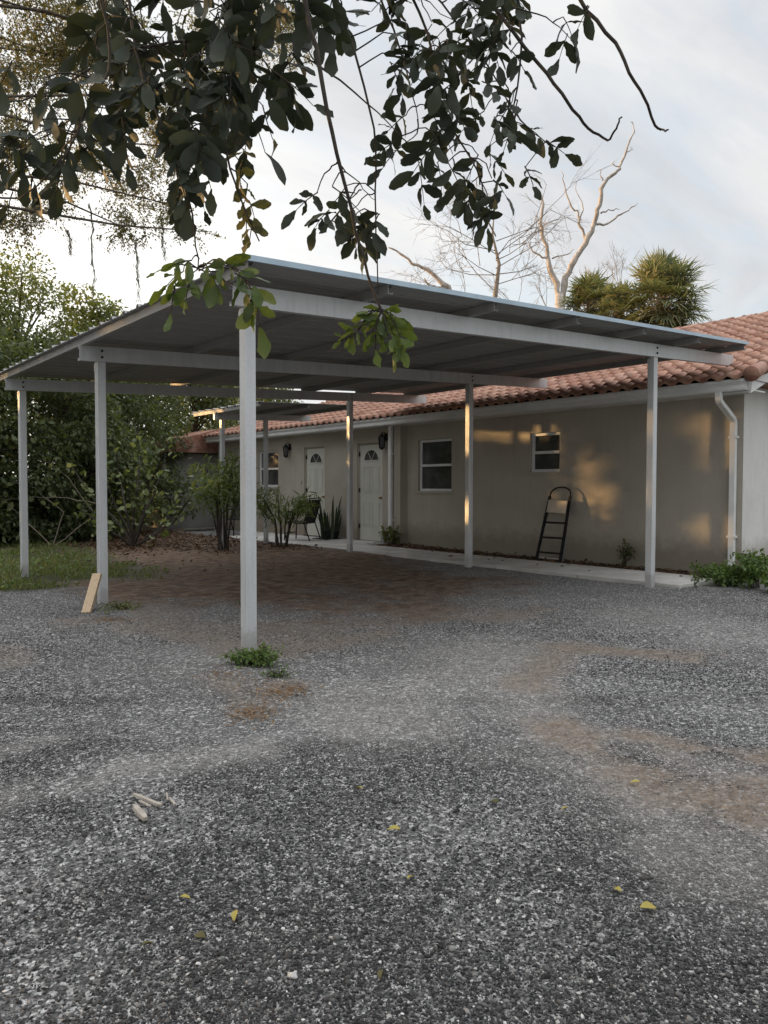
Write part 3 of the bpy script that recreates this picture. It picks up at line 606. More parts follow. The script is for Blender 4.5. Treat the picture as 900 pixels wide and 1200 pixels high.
m_ = MB(); m_.bar(Lp(.07, -LW/2+.01, -.03), Lp(.07, LW/2-.01, -.03), .02, .02, nx_); m_.build('brace', simple('grey_brace', (.4, .38, .35), (.5, .48, .45), 5, .5), LD)

# ------------------------------------------------------------------ patio chairs
def chair(loc, rz, label):
    t = thing('patio_chair', label, 'chair', loc, rz, 'dark patio chairs by the doors')
    slg = simple('dark_sling', (.018, .017, .016), (.035, .033, .03), 40, .85, 0, .3, 200)
    # sits facing +X
    m_ = MB(); n = 6; vs = []; fs = []
    prof = [(.26, .42), (.22, .425), (.0, .39), (-.20, .385), (-.235, .42), (-.30, .66), (-.36, .92)]
    for i, (x, z) in enumerate(prof):
        for y in (-.25, .25): vs += [(x, y, z), (x-.012*(i > 3), y, z-.014)]
    for i in range(len(prof)-1): a = 4*i; fs += [(a, a+4, a+6, a+2), (a+1, a+3, a+7, a+5), (a, a+1, a+5, a+4), (a+2, a+6, a+7, a+3)]
    m_.add(vs, fs+[(0, 2, 3, 1)]); m_.build('sling', slg, t)
    for y in (-.27, .27):
        m_ = MB(); m_.tube([(.27, y, 0), (.25, y, .42), (.22, y, .62), (.0, y, .65), (-.27, y, .63)], .014, 6); m_.build('arm_leg', DARK, t)
        m_ = MB(); m_.tube([(-.37, y, 0), (-.22, y, .40), (-.30, y, .66), (-.37, y, .95)], .014, 6); m_.build('back_leg', DARK, t)
    for (x, z) in ((-.37, .95), (.25, .42), (.26, .16)): m_ = MB(); m_.tube([(x, -.27, z), (x, .27, z)], .012, 6); m_.build('cross_bar', DARK, t)
chair((9.42, 14.05, .058), R(118), 'dark patio chair right of the leafy shrub, in front of the farther door')
chair((9.05, 16.55, .058), R(200), 'dark patio chair half hidden behind the nearest carport post')

# ------------------------------------------------------------------ plants
def crown_pts(centers, radii, n, squash=.8, shell=.35):
    C = np.asarray(centers); Rr = np.asarray(radii); wgt = Rr**2; i = rng.choice(len(C), n, p=wgt/wgt.sum())
    d = unit(n); r_ = rng.random(n)**shell; p = C[i]+d*r_[:, None]*Rr[i][:, None]*np.array([1, 1, squash]); return p, d, i
def tree(name, label, cat, base, height, rad, nleaf, lsize, m_leaf, group=None, T=L_DIA, trunk_r=.14, clumps=34, low=.25, bark=BARK, lean=(0, 0), droop=.3, clr=(.16, .30), top_taper=.45):
    base = np.array(base, float); t = thing(name, label, cat, tuple(base), 0, group)
    tm = MB(); top = Vector((lean[0], lean[1], height*.8)); mid = Vector((lean[0]*.4+random.uniform(-.2, .2), lean[1]*.4+random.uniform(-.2, .2), height*.4))
    tm.tube([(0, 0, -.15), (0, 0, .05), mid, top], [trunk_r*1.35, trunk_r, trunk_r*.75, trunk_r*.25], 8)
    C = []; Rr = []
    lim = MB()
    for i in range(clumps):
        h_ = low+(1-low)*(i+random.random())/clumps; hh = h_*height; prof = rad*(math.sin(PI*min(1, .18+.82*(1-(h_-low)/(1-low))**.9*.62+.12))**.8)*(1-top_taper*((h_-low)/(1-low))**2)
        a = i*2.4+random.random(); rr_ = prof*(.45+.6*random.random()**.6)
        c = Vector((math.cos(a)*rr_+lean[0]*h_, math.sin(a)*rr_+lean[1]*h_, hh)); C.append(c); Rr.append(rad*random.uniform(*clr)*1.5)
        s_ = Vector((0, 0, 0)).lerp(mid, min(1, hh/(height*.4)*.7)) if hh < height*.45 else mid.lerp(top, min(1, (hh/height-.45)/.5*.8))
        lim.tube([s_, s_.lerp(c, .5)+Vector((0, 0, .08*rad)), c], [trunk_r*.3, trunk_r*.18, .012], 5)
    tm.build('trunk', bark, t, smooth=True); lim.build('limbs', bark, t)
    P, d, i = crown_pts([tuple(c) for c in C], Rr, nleaf); k = keep_mask(P+base); P, d = P[k], d[k]; n = len(P)
    D = d*.6+rng.normal(size=(n, 3))*.7+np.array([0, 0, -droop]); U = rng.normal(size=(n, 3))*.7+np.array([0, 0, 1.])
    build_leaves('crown', P, D, U, lsize*rng.uniform(.6, 1.3, n), T, m_leaf, t); return t
GRP = 'trees along the left side'
def T_at(u, depth): p = at(u, 565, depth); return (p[0], p[1], 0)
def top_z(v, depth): return H+(572-v)/FPX*depth
# left row (photo order from left to right); each has its own look
LT = [(-95, 19, 7.6, 2.4, 13000, LF_TREE, 'tall pale green tree cut off by the left edge of the view'),
      (22, 21, 7.5, 2.1, 11000, LF_TREE, 'tall feathery tree with sunlit top, left of the hanging moss strand'),
      (112, 23, 7.0, 1.5, 6500, LF_TREE, 'thin topped tree right behind the hanging moss strand'),
      (70, 17.5, 4.6, 2.1, 13000, LF_DEEP, 'dark dense bush tree behind the rear left carport post'),
      (-30, 16.0, 4.4, 2.0, 12000, LF_DEEP, 'dark bush tree at the left edge behind the lawn'),
      (140, 20, 5.0, 2.0, 13000, LF_DEEP, 'broad dark tree behind the shrub with pale leaves'),
      (232, 25, 5.4, 2.4, 12000, LF_DEEP, 'dark green tree left of the far tiled roof end'),
      (300, 32, 6.3, 2.8, 11000, LF_DEEP, 'dim tree far behind the small patio cover')]
for (u, dp, hh, rd, nl, ml_, lb) in LT:
    tree('bush_tree' if ml_ is LF_DEEP else 'tree', lb, 'tree', T_at(u, dp), hh, rd, int(nl*1.7), .115 if dp < 22 else .15, ml_, GRP, L_OV if dp < 18 else L_DIA, clumps=44, low=.08 if ml_ is LF_DEEP else .2, clr=(.14, .28), top_taper=.55)
# trees outside the picture on the left, which keep the low sun off the house
for (x, y, hh, rd) in ((-4.5, 24, 6.6, 3.0), (-9, 22, 6.6, 3.0), (-3, 30, 7.4, 3.2), (-12, 27, 7.0, 3.2), (2, 31, 7.2, 3.2)):
    tree('tree', 'leafy tree standing among others beyond the lawn', 'tree', (x, y, 0), hh, rd, 9000, .28, LF_DEEP, GRP, clumps=40, low=.08)
# low undergrowth below them
P = []; D = []
nU = 26000
u_ = rng.random(nU); X = -4+10.5*u_; Y = 16.2+rng.random(nU)*5+.25*(X-2)*(X > 2)
hgt_ = .25+1.0*fbm(X, Y, .7, 77, 3)**1.5+.7*sm(17, 19, Y); Z = rng.random(nU)**.7*hgt_
P = np.stack([X, Y, Z], 1); D = rng.normal(size=(nU, 3))+np.array([0, 0, .2]); k = keep_mask(P)
o = build_leaves('undergrowth', P[k], D[k], rng.normal(size=(k.sum(), 3))*.6+np.array([0, 0, 1.]), .13*rng.uniform(.6, 1.4, k.sum()), L_OV, LF_DEEP)
tag(o, 'tangled low green undergrowth under the trees on the left', 'undergrowth', kind='stuff')

# big oak limb high at the left, with hanging moss
base = np.array([-4.5, 13.5, 0]); OK = thing('oak_tree', 'large oak reaching in at upper left with small brownish leaves and hanging moss', 'tree', tuple(base))
tm = MB(); tm.tube([(0, 0, -.2), (0, 0, .3), (.3, .1, 3), (.9, .5, 5.5), (1.6, 1, 8)], [.55, .45, .38, .3, .2], 10)
limbs = []
def cpath(a, b, sag, n=7):
    a, b = np.array(a), np.array(b); return [tuple(a+(b-a)*t+np.array([rng.normal()*.18, rng.normal()*.18, sag*math.sin(PI*t)+rng.normal()*.16])) for t in np.linspace(0, 1, n)]
oc = []; orr = []
for (u, v, dp, r_) in ((10, 90, 15, 1.0), (60, 60, 15.5, 1.1), (-60, 150, 14, 1.4), (110, 70, 16, .9), (30, 170, 15, .8), (110, 190, 16, .85), (170, 215, 16.5, .75), (205, 245, 16.5, .5), (150, 260, 16, .6), (60, 235, 15.5, .55), (15, 255, 15, .5), (120, 30, 16, 1.0), (30, -30, 15, 1.6), (180, 120, 16.5, .8), (-30, 250, 14.5, .6), (225, 275, 16.6, .3), (200, 170, 17, .7), (250, 60, 17, 1.0), (330, 30, 17.5, 1.0)):
    p = at(u, v, dp); oc.append(p); orr.append(r_*1.05)
    q = np.array([.9, .5, 5.5])+base if v > 60 else np.array([1.6, 1, 8])+base
    pp = cpath(q-base, p-base, .35); tm.tube(pp, np.linspace(.06, .012, 7), 6)
tm.build('trunk', BARK, OK, smooth=True)
# leaf sprays of the oak: fine twigs carrying small leaves
nsp = 3000; wg = np.array(orr)**2; ic = rng.choice(len(oc), nsp, p=wg/wg.sum())
st = np.array(oc)[ic]+unit(nsp)*(rng.random(nsp)**.5*np.array(orr)[ic])[:, None]*np.array([1, 1, .75])
dr_ = nrm(unit(nsp)+np.array([0, 0, -.5])); lenn = rng.uniform(.25, .6, nsp); tw = MB()
P = []; D = []
for i in range(nsp):
    e = st[i]+dr_[i]*lenn[i]
    if i % 2 == 0: tw.tube([st[i]-base, (st[i]+e)/2-base+np.array([0, 0, .03]), e-base], [.009, .006, .003], 3)
    nn = 22; t = rng.random(nn)[:, None]; P.append(st[i]+(e-st[i])*t+rng.normal(size=(nn, 3))*.045); D.append(dr_[i]+rng.normal(size=(nn, 3))*.8)
P = np.concatenate(P); D = np.concatenate(D); k = keep_mask(P)
tag(tw.build('twigs', BARK, OK), kind='stuff'); build_leaves('crown', P[k]-base, D[k], rng.normal(size=(k.sum(), 3))*.8+np.array([0, 0, 1.]), .062*rng.uniform(.6, 1.4, k.sum()), L_DIA, LF_OAK, OK)
for (u, v0, v1, dp) in ((107, 240, 345, 15.5), (160, 285, 350, 16), (38, 235, 262, 15), (30, 232, 255, 15), (80, 270, 300, 15.5), (189, 255, 300, 16.5)):
    a = at(u, v0, dp)-base; b_ = at(u+3, v1, dp)-base; mm = MB(); n = 12; pts = [a+(b_-a)*t+np.array([rng.normal()*.02, rng.normal()*.02, 0]) for t in np.linspace(0, 1, n)]
    for s_ in range(3): mm.tube([p+rng.normal(size=3)*.018 for p in pts], [.012]*4+[.009]*5+[.004]*3, 4)
    vv, ff = leaves_np(np.array([pts[int(q)] for q in rng.integers(0, n, 60)])+rng.normal(size=(60, 3))*.025, rng.normal(size=(60, 3))*.3+np.array([0, 0, -1.]), unit(60), np.full(60, .10), L_NAR)
    mm.add(vv, [tuple(q) for q in ff]); mm.build('hanging_moss', MOSS, OK, fix=False)

# ------------------------------------------------------------------ overhanging tree in the foreground
FT = np.array([-2.6, -.7, 0]); FO = thing('overhanging_tree', 'nearby broadleaf tree whose dark leafy twigs hang across the top of the view', 'tree', tuple(FT))
tm = MB(); tm.tube([FT*0+np.array([0, 0, -.2]), (0, 0, .2), (.1, .1, 1.6), (.5, .4, 3.0), (1.4, 1.2, 4.0)], [.26, .2, .17, .14, .10], 10)
for e in ((3.2, 2.8, 4.0), (3.8, 1.8, 3.9), (2.4, 3.4, 4.1)): tm.tube([(1.4, 1.2, 4.0), tuple((np.array((1.4, 1.2, 4.0))+np.array(e))/2+np.array([0, 0, .25])), e], [.09, .06, .035], 8)
tm.build('trunk', BARK, FO, smooth=True)
BR = [([(352, -60), (358, 0), (375, 80), (395, 180), (425, 300), (447, 365)], 1.75, .0075), ([(388, -60), (395, 0), (415, 60), (437, 150), (440, 250), (443, 345)], 1.95, .0045),
      ([(540, -40), (572, 0), (630, 72), (665, 120), (690, 150), (712, 163), (722, 150), (729, 137)], 2.0, .0060), ([(668, -40), (680, 0), (720, 50), (745, 95), (768, 145), (776, 152), (783, 152)], 2.0, .0062),
      ([(603, -50), (607, 0), (611, 60), (600, 138)], 2.1, .0055), ([(140, -60), (150, 0), (165, 90), (200, 170), (225, 250), (232, 315)], 1.8, .0045), ([(280, -60), (275, 0), (262, 100), (270, 200), (304, 283)], 1.85, .0050),
      ([(330, -40), (270, 40), (200, 50), (130, 65), (60, 108), (0, 120)], 1.9, .0050), ([(100, -60), (130, 60), (95, 140), (70, 190), (20, 235)], 1.7, .004), ([(460, -50), (500, 40), (520, 130), (560, 200), (570, 250)], 2.1, .0045),
      ([(480, -40), (560, 60), (610, 140), (650, 172)], 2.05, .003), ([(430, -40), (470, 60), (490, 140)], 2.15, .004), ([(600, 10), (640, 20), (668, 45)], 2.0, .0025), ([(372, 75), (430, 120), (470, 160)], 1.95, .003), ([(395, 190), (420, 215), (440, 235)], 1.8, .002)]
tips = [(3.2, 2.8, 4.0), (3.8, 1.8, 3.9), (2.4, 3.4, 4.1)]
bp = []; bi = []; TB = []
for pts, dp, r_ in BR:
    ctrl = [at(u, v, dp*(1+.02*math.sin(i*1.7))) for i, (u, v) in enumerate(pts)]; fine = []
    for i in range(len(ctrl)-1):
        p0 = ctrl[max(i-1, 0)]; p1 = ctrl[i]; p2 = ctrl[i+1]; p3 = ctrl[min(i+2, len(ctrl)-1)]
        for t in (0, .25, .5, .75): fine.append(.5*((2*p1)+(-p0+p2)*t+(2*p0-5*p1+4*p2-p3)*t*t+(-p0+3*p1-3*p2+p3)*t**3)+rng.normal(size=3)*.0018)
    fine.append(ctrl[-1]); bp += fine; bi += [len(TB)]*len(fine); tb = MB(); TB.append(tb)
    tb.tube([p-FT for p in fine], np.linspace(r_, r_*.35, len(fine)), 7)
    if pts[0][1] < -20:      # runs on, out of the picture, to a limb
        e = min(tips, key=lambda q: np.linalg.norm(np.array(q)+FT-fine[0])); a = fine[0]-FT; tb.tube([a, (a+np.array(e))/2+np.array([0, 0, .15]), e], [r_, r_*1.6, r_*2.5], 6)
bp = np.array(bp)
LP = {'a': [[], [], [], []], 'b': [[], [], [], []], 'c': [[], [], [], []]}
def spray(u, v, dp, ang, ln, nl, ls, key='a', link=True, spread=62):
    """a rachis with paired leaflets; ang = degrees from straight down in view, + to the right"""
    a = at(u, v, dp); dirw = RT*math.sin(R(ang))-UP*math.cos(R(ang))+F*rng.normal()*.35; dirw /= np.linalg.norm(dirw); L_ = ln
    side = np.cross(dirw, F+rng.normal(size=3)*.35); side /= np.linalg.norm(side); nrm_ = np.cross(side, dirw)
    if nrm_[2] < 0: nrm_ = -nrm_
    pts = [a+dirw*L_*t+np.array([0, 0, -.12*L_*t*t])+nrm_*.06*L_*math.sin(3*t) for t in np.linspace(0, 1, 5)]
    qi = np.argmin(((bp-a)**2).sum(1)+np.maximum(0, a[2]-bp[:, 2])*.5); tb = TB[bi[qi]]
    tb.tube([p-FT for p in pts], np.linspace(.0020, .0010, 5), 4)
    if link:
        q = bp[qi]; dl = np.linalg.norm(a-q); wv = rng.normal(size=3)*.10*dl; tb.tube([q+(a-q)*t+(wv+np.array([0, 0, .18*dl]))*math.sin(PI*t)+rng.normal(size=3)*.02*dl-FT for t in (0, .2, .4, .6, .8, 1)], np.linspace(.0024, .0015, 6), 4)
    P_, D_, U_, S_ = LP[key]
    for i in range(nl):
        t = (i//2+.6)/((nl-1)//2+1) if i < nl-1 else 1.0; sg = 1 if i % 2 else -1
        p = a+dirw*L_*t+np.array([0, 0, -.12*L_*t*t]); th = R(random.uniform(spread-20, spread+18))*sg if i < nl-1 else R(random.uniform(-18, 18))
        d = dirw*math.cos(th)+side*math.sin(th)+np.array([0, 0, -.25])+rng.normal(size=3)*.16
        P_.append(p); D_.append(d); fc = -ray(u, v)/np.linalg.norm(ray(u, v)); U_.append(nrm_*.5-fc*.55*random.choice((1, 1, 1, -.4))+rng.normal(size=3)*.32+np.array([0, 0, .25])); S_.append(ls*random.uniform(.6, 1.12))
def region(n, poly, dp, ang, ls, nl=(5, 8), key='a', ln=(.07, .13)):
    xs = [p[0] for p in poly]; ys_ = [p[1] for p in poly]; c = 0
    while c < n:
        u, v = random.uniform(min(xs), max(xs)), random.uniform(min(ys_), max(ys_)); ins = False; j = len(poly)-1
        for i in range(len(poly)):
            if (poly[i][1] > v) != (poly[j][1] > v) and u < (poly[j][0]-poly[i][0])*(v-poly[i][1])/(poly[j][1]-poly[i][1])+poly[i][0]: ins = not ins
            j = i
        if not ins: continue
        spray(u, v, random.uniform(*dp), random.uniform(*ang), random.uniform(*ln), random.randint(*nl), random.uniform(*ls), key); c += 1
region(46, [(110, -40), (420, -40), (400, 20), (330, 60), (290, 90), (130, 95), (105, 40)], (1.7, 2.2), (-50, 50), (.06, .085))
region(25, [(130, 70), (290, 70), (290, 140), (240, 190), (170, 165), (120, 110)], (1.7, 2.1), (-45, 45), (.06, .085))
region(6, [(290, 60), (340, 60), (325, 130), (290, 150)], (1.75, 2.0), (10, 60), (.07, .085), (3, 5))
region(14, [(0, 40), (90, 60), (110, 150), (60, 200), (0, 190)], (1.6, 1.9), (-60, 60), (.065, .088), (4, 6))
region(22, [(440, -30), (600, -30), (590, 30), (520, 70), (450, 60), (420, 10)], (1.9, 2.3), (-45, 45), (.06, .082))
region(25, [(455, 60), (520, 70), (600, 110), (605, 190), (560, 215), (500, 215), (455, 190)], (1.9, 2.3), (-55, 55), (.05, .075))
region(8, [(365, 220), (440, 215), (450, 255), (390, 260)], (1.8, 2.0), (-60, 60), (.05, .075), (4, 6), 'a', (.05, .09))
region(5, [(545, 205), (610, 210), (600, 240), (560, 245)], (2.0, 2.2), (-50, 50), (.05, .07), (4, 6), 'a', (.05, .09))
region(7, [(195, 195), (250, 215), (250, 235), (215, 240)], (1.8, 2.0), (-40, 40), (.045, .06), (3, 5), 'a', (.05, .08))
for (u, v, a, nl, ls) in ((640, 165, 65, 5, .062), (660, 20, 25, 3, .085), (665, 40, -20, 3, .075), (690, 8, -30, 3, .075), (600, 30, -30, 3, .07), (575, 55, 20, 4, .075), (330, 95, 50, 4, .08), (615, 195, 20, 5, .06), (600, 60, 30, 4, .07), (15, 225, -5, 2, .09), (70, 190, 20, 5, .075), (400, 10, 20, 5, .08)):
    spray(u, v, 2.0, a, .06, nl, ls)
for (u, v, a, nl, ls) in ((225, 305, -70, 5, .062), (240, 308, 30, 6, .062), (275, 320, 60, 5, .07), (225, 322, -10, 5, .055), (205, 335, -15, 3, .055), (290, 330, 20, 4, .07), (255, 310, 80, 5, .06), (300, 350, 5, 3, .075), (215, 318, -60, 4, .06)): spray(u, v, 1.78, a, .06, nl, ls, 'b')
for (u, v, a, nl, ls) in ((447, 362, -70, 6, .05), (447, 362, 75, 6, .05), (445, 368, -25, 7, .05), (450, 368, 30, 7, .05), (425, 380, -40, 5, .05), (465, 385, 20, 6, .048), (440, 385, 0, 5, .045), (420, 390, -70, 4, .045), (455, 395, 15, 3, .05)): spray(u, v, 1.78, a, .045, nl, ls, 'b')
for (u, v) in ((284, 195), (290, 215), (292, 235), (288, 250), (296, 262), (286, 175)): spray(u, v, 1.85, random.uniform(-15, 25), .04, 3, .055, 'c')
# canopy over the camera, out of the picture
nc_ = 3200; P = np.stack([rng.uniform(-4.2, 2.6, nc_), rng.uniform(-3.4, 2.4, nc_), rng.uniform(3.3, 5.0, nc_)], 1)
dd = (P-CAM)@F; ok = (dd < 0) | (((P-CAM)@UP) > dd*.80); P = P[ok]
build_leaves('canopy', P-FT, rng.normal(size=(len(P), 3)), rng.normal(size=(len(P), 3))*.5+np.array([0, 0, 1.]), .12*rng.uniform(.7, 1.3, len(P)), L_OV, LF_NEAR, FO)
for tb in TB: tb.build('branch', TWIGM, FO, smooth=True)
for key, nm, m_ in (('a', 'leaves', LF_NEAR), ('b', 'young_leaves', LF_LOW), ('c', 'dry_leaves', LF_DRY)):
    P_, D_, U_, S_ = [np.array(q) for q in LP[key]]; o_ = 0; vv = []; ff = []
    for j, T in enumerate((L_OB, L_OB2, L_OB3)):
        v_, f_ = leaves_np(P_[j::3], D_[j::3], U_[j::3], S_[j::3], T); vv.append(v_); ff.append(f_+o_); o_ += len(v_)
    vv = np.concatenate(vv); vv += (rng.normal(size=vv.shape)*.0012); mesh_np(nm, vv-FT, np.concatenate(ff), m_, FO, None, True)

# ------------------------------------------------------------------ dead tree, bare tree and palms behind the house
dp = 34.0; base = at(660, 560, dp); base[2] = 0
DT = thing('dead_tree', 'leafless forked dead tree with pale bark rising behind the carport roof', 'tree', tuple(base))
def limb(mb, pts, r0, r1, dp=dp, sub=3, jit=.028):
    P = [at(u, v, dp) for u, v in pts]; fine = []
    for i in range(len(P)-1):
        p0, p1, p2, p3 = P[max(i-1, 0)], P[i], P[i+1], P[min(i+2, len(P)-1)]
        for t in np.arange(sub)/sub: fine.append(.5*((2*p1)+(-p0+p2)*t+(2*p0-5*p1+4*p2-p3)*t*t+(-p0+3*p1-3*p2+p3)*t**3)+rng.normal(size=3)*jit*(i+t > 0))
    fine.append(P[-1]); mb.tube([p-base for p in fine], np.linspace(r0*.84, r1*.8, len(fine))*(1+.12*rng.normal(size=len(fine))), 8); return fine
mb = MB(); mb.tube([(0, 0, -.2), (0, 0, 4), at(656, 345, dp)-base], [.4, .33, .21], 9); mb.build('trunk', DEADW, DT, smooth=True)
mb = MB()
limb(mb, [(656, 350), (652, 332), (644, 312), (641, 290), (636, 275), (634, 262), (637, 240), (634, 228)], .17, .05)
limb(mb, [(658, 350), (664, 325), (672, 308), (685, 285), (694, 266), (700, 250), (703, 235), (708, 215), (720, 202), (728, 195), (733, 178), (738, 165), (744, 150), (739, 143)], .18, .022)
limb(mb, [(699, 263), (712, 262), (724, 253), (735, 247), (747, 238)], .075, .02); limb(mb, [(704, 250), (710, 247), (718, 246), (726, 245)], .05, .015); limb(mb, [(726, 196), (719, 193), (720, 188)], .04, .015)
limb(mb, [(686, 284), (684, 272), (679, 262), (678, 250), (671, 243), (665, 230), (660, 210), (657, 200)], .085, .015); limb(mb, [(679, 258), (683, 240), (676, 226), (676, 212)], .04, .012)
limb(mb, [(642, 303), (632, 300), (622, 290), (622, 286)], .06, .03); limb(mb, [(647, 303), (655, 300), (665, 298), (672, 292)], .05, .02); limb(mb, [(706, 212), (703, 205), (705, 199)], .04, .015); limb(mb, [(735, 178), (740, 176), (741, 172)], .03, .01)
mb.build('limbs', DEADW, DT, smooth=True)
dp2 = 30.0; base = at(580, 560, dp2); base[2] = 0
BT = thing('bare_tree', 'thin bare tree with fine dry twigs and one thick crooked limb, behind the carport', 'tree', tuple(base))
mb = MB(); mb.tube([(0, 0, -.2), (.1, 0, 5), at(580, 350, dp2)-base, at(585, 310, dp2)-base, at(577, 275, dp2)-base, at(580, 240, dp2)-base], [.3, .2, .10, .07, .04, .015], 7); mb.build('trunk', PALEBARK, BT, smooth=True)
mb = MB(); limb(mb, [(560, 420), (540, 355), (525, 338), (510, 325), (495, 312), (482, 308), (470, 297), (455, 290)], .15, .04, dp2, 3, .03); limb(mb, [(525, 338), (512, 337), (502, 333), (497, 326)], .07, .025, dp2); mb.build('crooked_limb', DEADW, BT, smooth=True)
mb = MB()
def twig(p, d, L_, r_, lvl):
    q = p+d*L_*.5+rng.normal(size=3)*.05*L_; e = p+d*L_+np.array([0, 0, .04*L_]); mb.tube([p-base, q-base, e-base], [r_, r_*.8, r_*.5], 4)
    if lvl:
        for _ in range(3 if lvl > 1 else 4): nd = d+rng.normal(size=3)*.55; nd /= np.linalg.norm(nd); s_ = rng.uniform(.35, 1); twig(p+(e-p)*s_, nd, L_*rng.uniform(.5, .75), r_*.6, lvl-1)
for i in range(15):
    v0 = 365-random.random()*95; p = at(581, v0, dp2); a = random.uniform(-1, 1)
    d = RT*math.copysign(.5+.7*abs(a), a)+UP*random.uniform(.15, .9)+F*random.uniform(-.5, .5); d /= np.linalg.norm(d); mb = MB(); twig(p, d, random.uniform(1.2, 2.6), .024, 3); mb.build('branch', PALEBARK, BT)
for (u, v) in ((640, 345), (605, 350), (700, 330), (480, 335), (725, 320)):
    mb = MB()
    for _ in range(3): d = UP+RT*rng.normal()*.8+F*rng.normal()*.3; d /= np.linalg.norm(d); twig(at(u, v+15, dp2+1), d, random.uniform(.8, 1.5), .014, 3)
    mb.build('fine_twigs', PALEBARK, BT)
def palm(u, vtop, dp, rad, nf, label, trunk_r=.16):
    c = at(u, vtop, dp); b_ = np.array([c[0], c[1], 0]); t = thing('palm_tree', label, 'palm', tuple(b_), 0, 'fan palms behind the house'); mb = MB()
    n = 10; mb.tube([(math.sin(i)*.04, math.cos(i)*.04, c[2]*i/(n-1)-.1*(i == 0)) for i in range(n)], [trunk_r*(1.1+.06*(i % 2)) for i in range(n)], 9); mb.build('trunk', BARK, t, smooth=True)
    sk = MB(); vs = []; fs = []
    for k in range(nf):
        a = k*2.39996; el = R(84-150*(k/nf)**1.0)+rng.normal()*.22; d = np.array([math.cos(a)*math.cos(el), math.sin(a)*math.cos(el), math.sin(el)]); L_ = rad*random.uniform(.30, .60)
        tip = d*L_+np.array([0, 0, -.10*L_*(1-d[2])]); o = np.array([0, 0, c[2]]); sk.tube([o, o+tip*.55+np.array([0, 0, .04]), o+tip], [.022, .016, .01], 4)
        sd = np.cross(d, [0, 0, 1.]); sd = sd/max(np.linalg.norm(sd), 1e-3); up = np.cross(sd, d); nb = 30
        for i in range(nb):
            th = R(-125+250*i/(nb-1)); bd = d*math.cos(th)+sd*math.sin(th)*.95+up*random.uniform(-.1, .4)*abs(math.sin(th)); bl = rad*random.uniform(.42, .60)*(1-.25*abs(th)/R(125)); w_ = .030
            sdir = np.cross(bd, up); sdir /= max(np.linalg.norm(sdir), 1e-3); m1 = o+tip+bd*bl*.6+np.array([0, 0, -.04*bl]); m2 = o+tip+bd*bl+np.array([0, 0, -.36*bl*random.random()])+rng.normal(size=3)*.07
            q = len(vs); vs += [o+tip, m1-sdir*w_, m1+sdir*w_, m2, ]; fs += [(q, q+1, q+3, q+2)]
    sk.build('stalks', PALEBARK, t); mesh_np('fronds', np.array(vs), np.array(fs), LF_PALM, t)
palm(777, 352, 26, 1.85, 95, 'large fan palm with a full round crown, right of the other one')
palm(692, 358, 29, 1.6, 62, 'smaller fan palm with a sparse crown left of the round crowned palm')
palm(724, 366, 27.5, 1.25, 40, 'low narrow fan palm squeezed between the two bigger palms')

# ------------------------------------------------------------------ shrubs near the house
def shrub(name, label, cat, base, stems, T, m_leaf, lsize, per, bark=TWIGM, r0=.02, group=None, spreadl=.06, droop=.2, low=.4):
    base = np.array(base, float); t = thing(name, label, cat, tuple(base), 0, group); mb = MB(); P = []; D = []
    for pts in stems:
        pp = [np.array(p, float) for p in pts]; fine = []
        for i in range(len(pp)-1):
            for s_ in (0, .34, .67): fine.append(pp[i]+(pp[i+1]-pp[i])*s_+rng.normal(size=3)*.012)
        fine.append(pp[-1]); mb.tube(fine, np.linspace(r0, r0*.25, len(fine)), 5)
        for k in range(per):
            s_ = (1-(1-low)*random.random()**.8)*(len(fine)-1); i = min(int(s_), len(fine)-2); q = fine[i]+(fine[i+1]-fine[i])*(s_-i); d = fine[i+1]-fine[i]; d = d/max(np.linalg.norm(d), 1e-6)
            P.append(q+rng.normal(size=3)*spreadl); D.append(d*.5+rng.normal(size=3)*.7+np.array([0, 0, -droop]))
    mb.build('stems', bark, t); P = np.array(P); D = np.array(D); build_leaves('leaves', P, D, rng.normal(size=P.shape)*.5+np.array([0, 0, 1.]), lsize*rng.uniform(.6, 1.3, len(P)), T, m_leaf, t); return t
def fan(n, h, r_, lo=.5, curve=.5):
    o = []
    for i in range(n):
        a = random.random()*2*PI; hh = h*random.uniform(lo, 1); rr_ = r_*random.uniform(.2, 1)*math.sqrt(hh/h); s0 = .12*r_
        o.append([(math.cos(a)*s0, math.sin(a)*s0, 0), (math.cos(a)*rr_*.35, math.sin(a)*rr_*.35, hh*.55), (math.cos(a)*rr_*.8, math.sin(a)*rr_*.8, hh*.9), (math.cos(a)*rr_*1.15, math.sin(a)*rr_*1.15, hh*(1-.1*curve))])
    return o
b1 = (7.0, 13.2); b2 = gnd(331, 643)
shrub('shrub', 'upright leafy shrub left of the nearest carport post, below the patio cover', 'shrub', (b1[0], b1[1], 0), fan(11, 2.0, .72, .55), L_NAR, LF_BAMB, .18, 105, spreadl=.13, low=.42)
shrub('shrub', 'smaller leafy shrub just right of the nearest carport post, before the chair', 'shrub', (b2[0], b2[1], 0), fan(10, 1.35, .66, .6), L_NAR, LF_BAMB, .155, 95, spreadl=.11, low=.45)
b3 = gnd(157, 641); s3 = lambda u, v: tuple(at(u, v, float((b3-CAM)@F)+random.uniform(-.5, .5))-np.array([b3[0], b3[1], 0]))
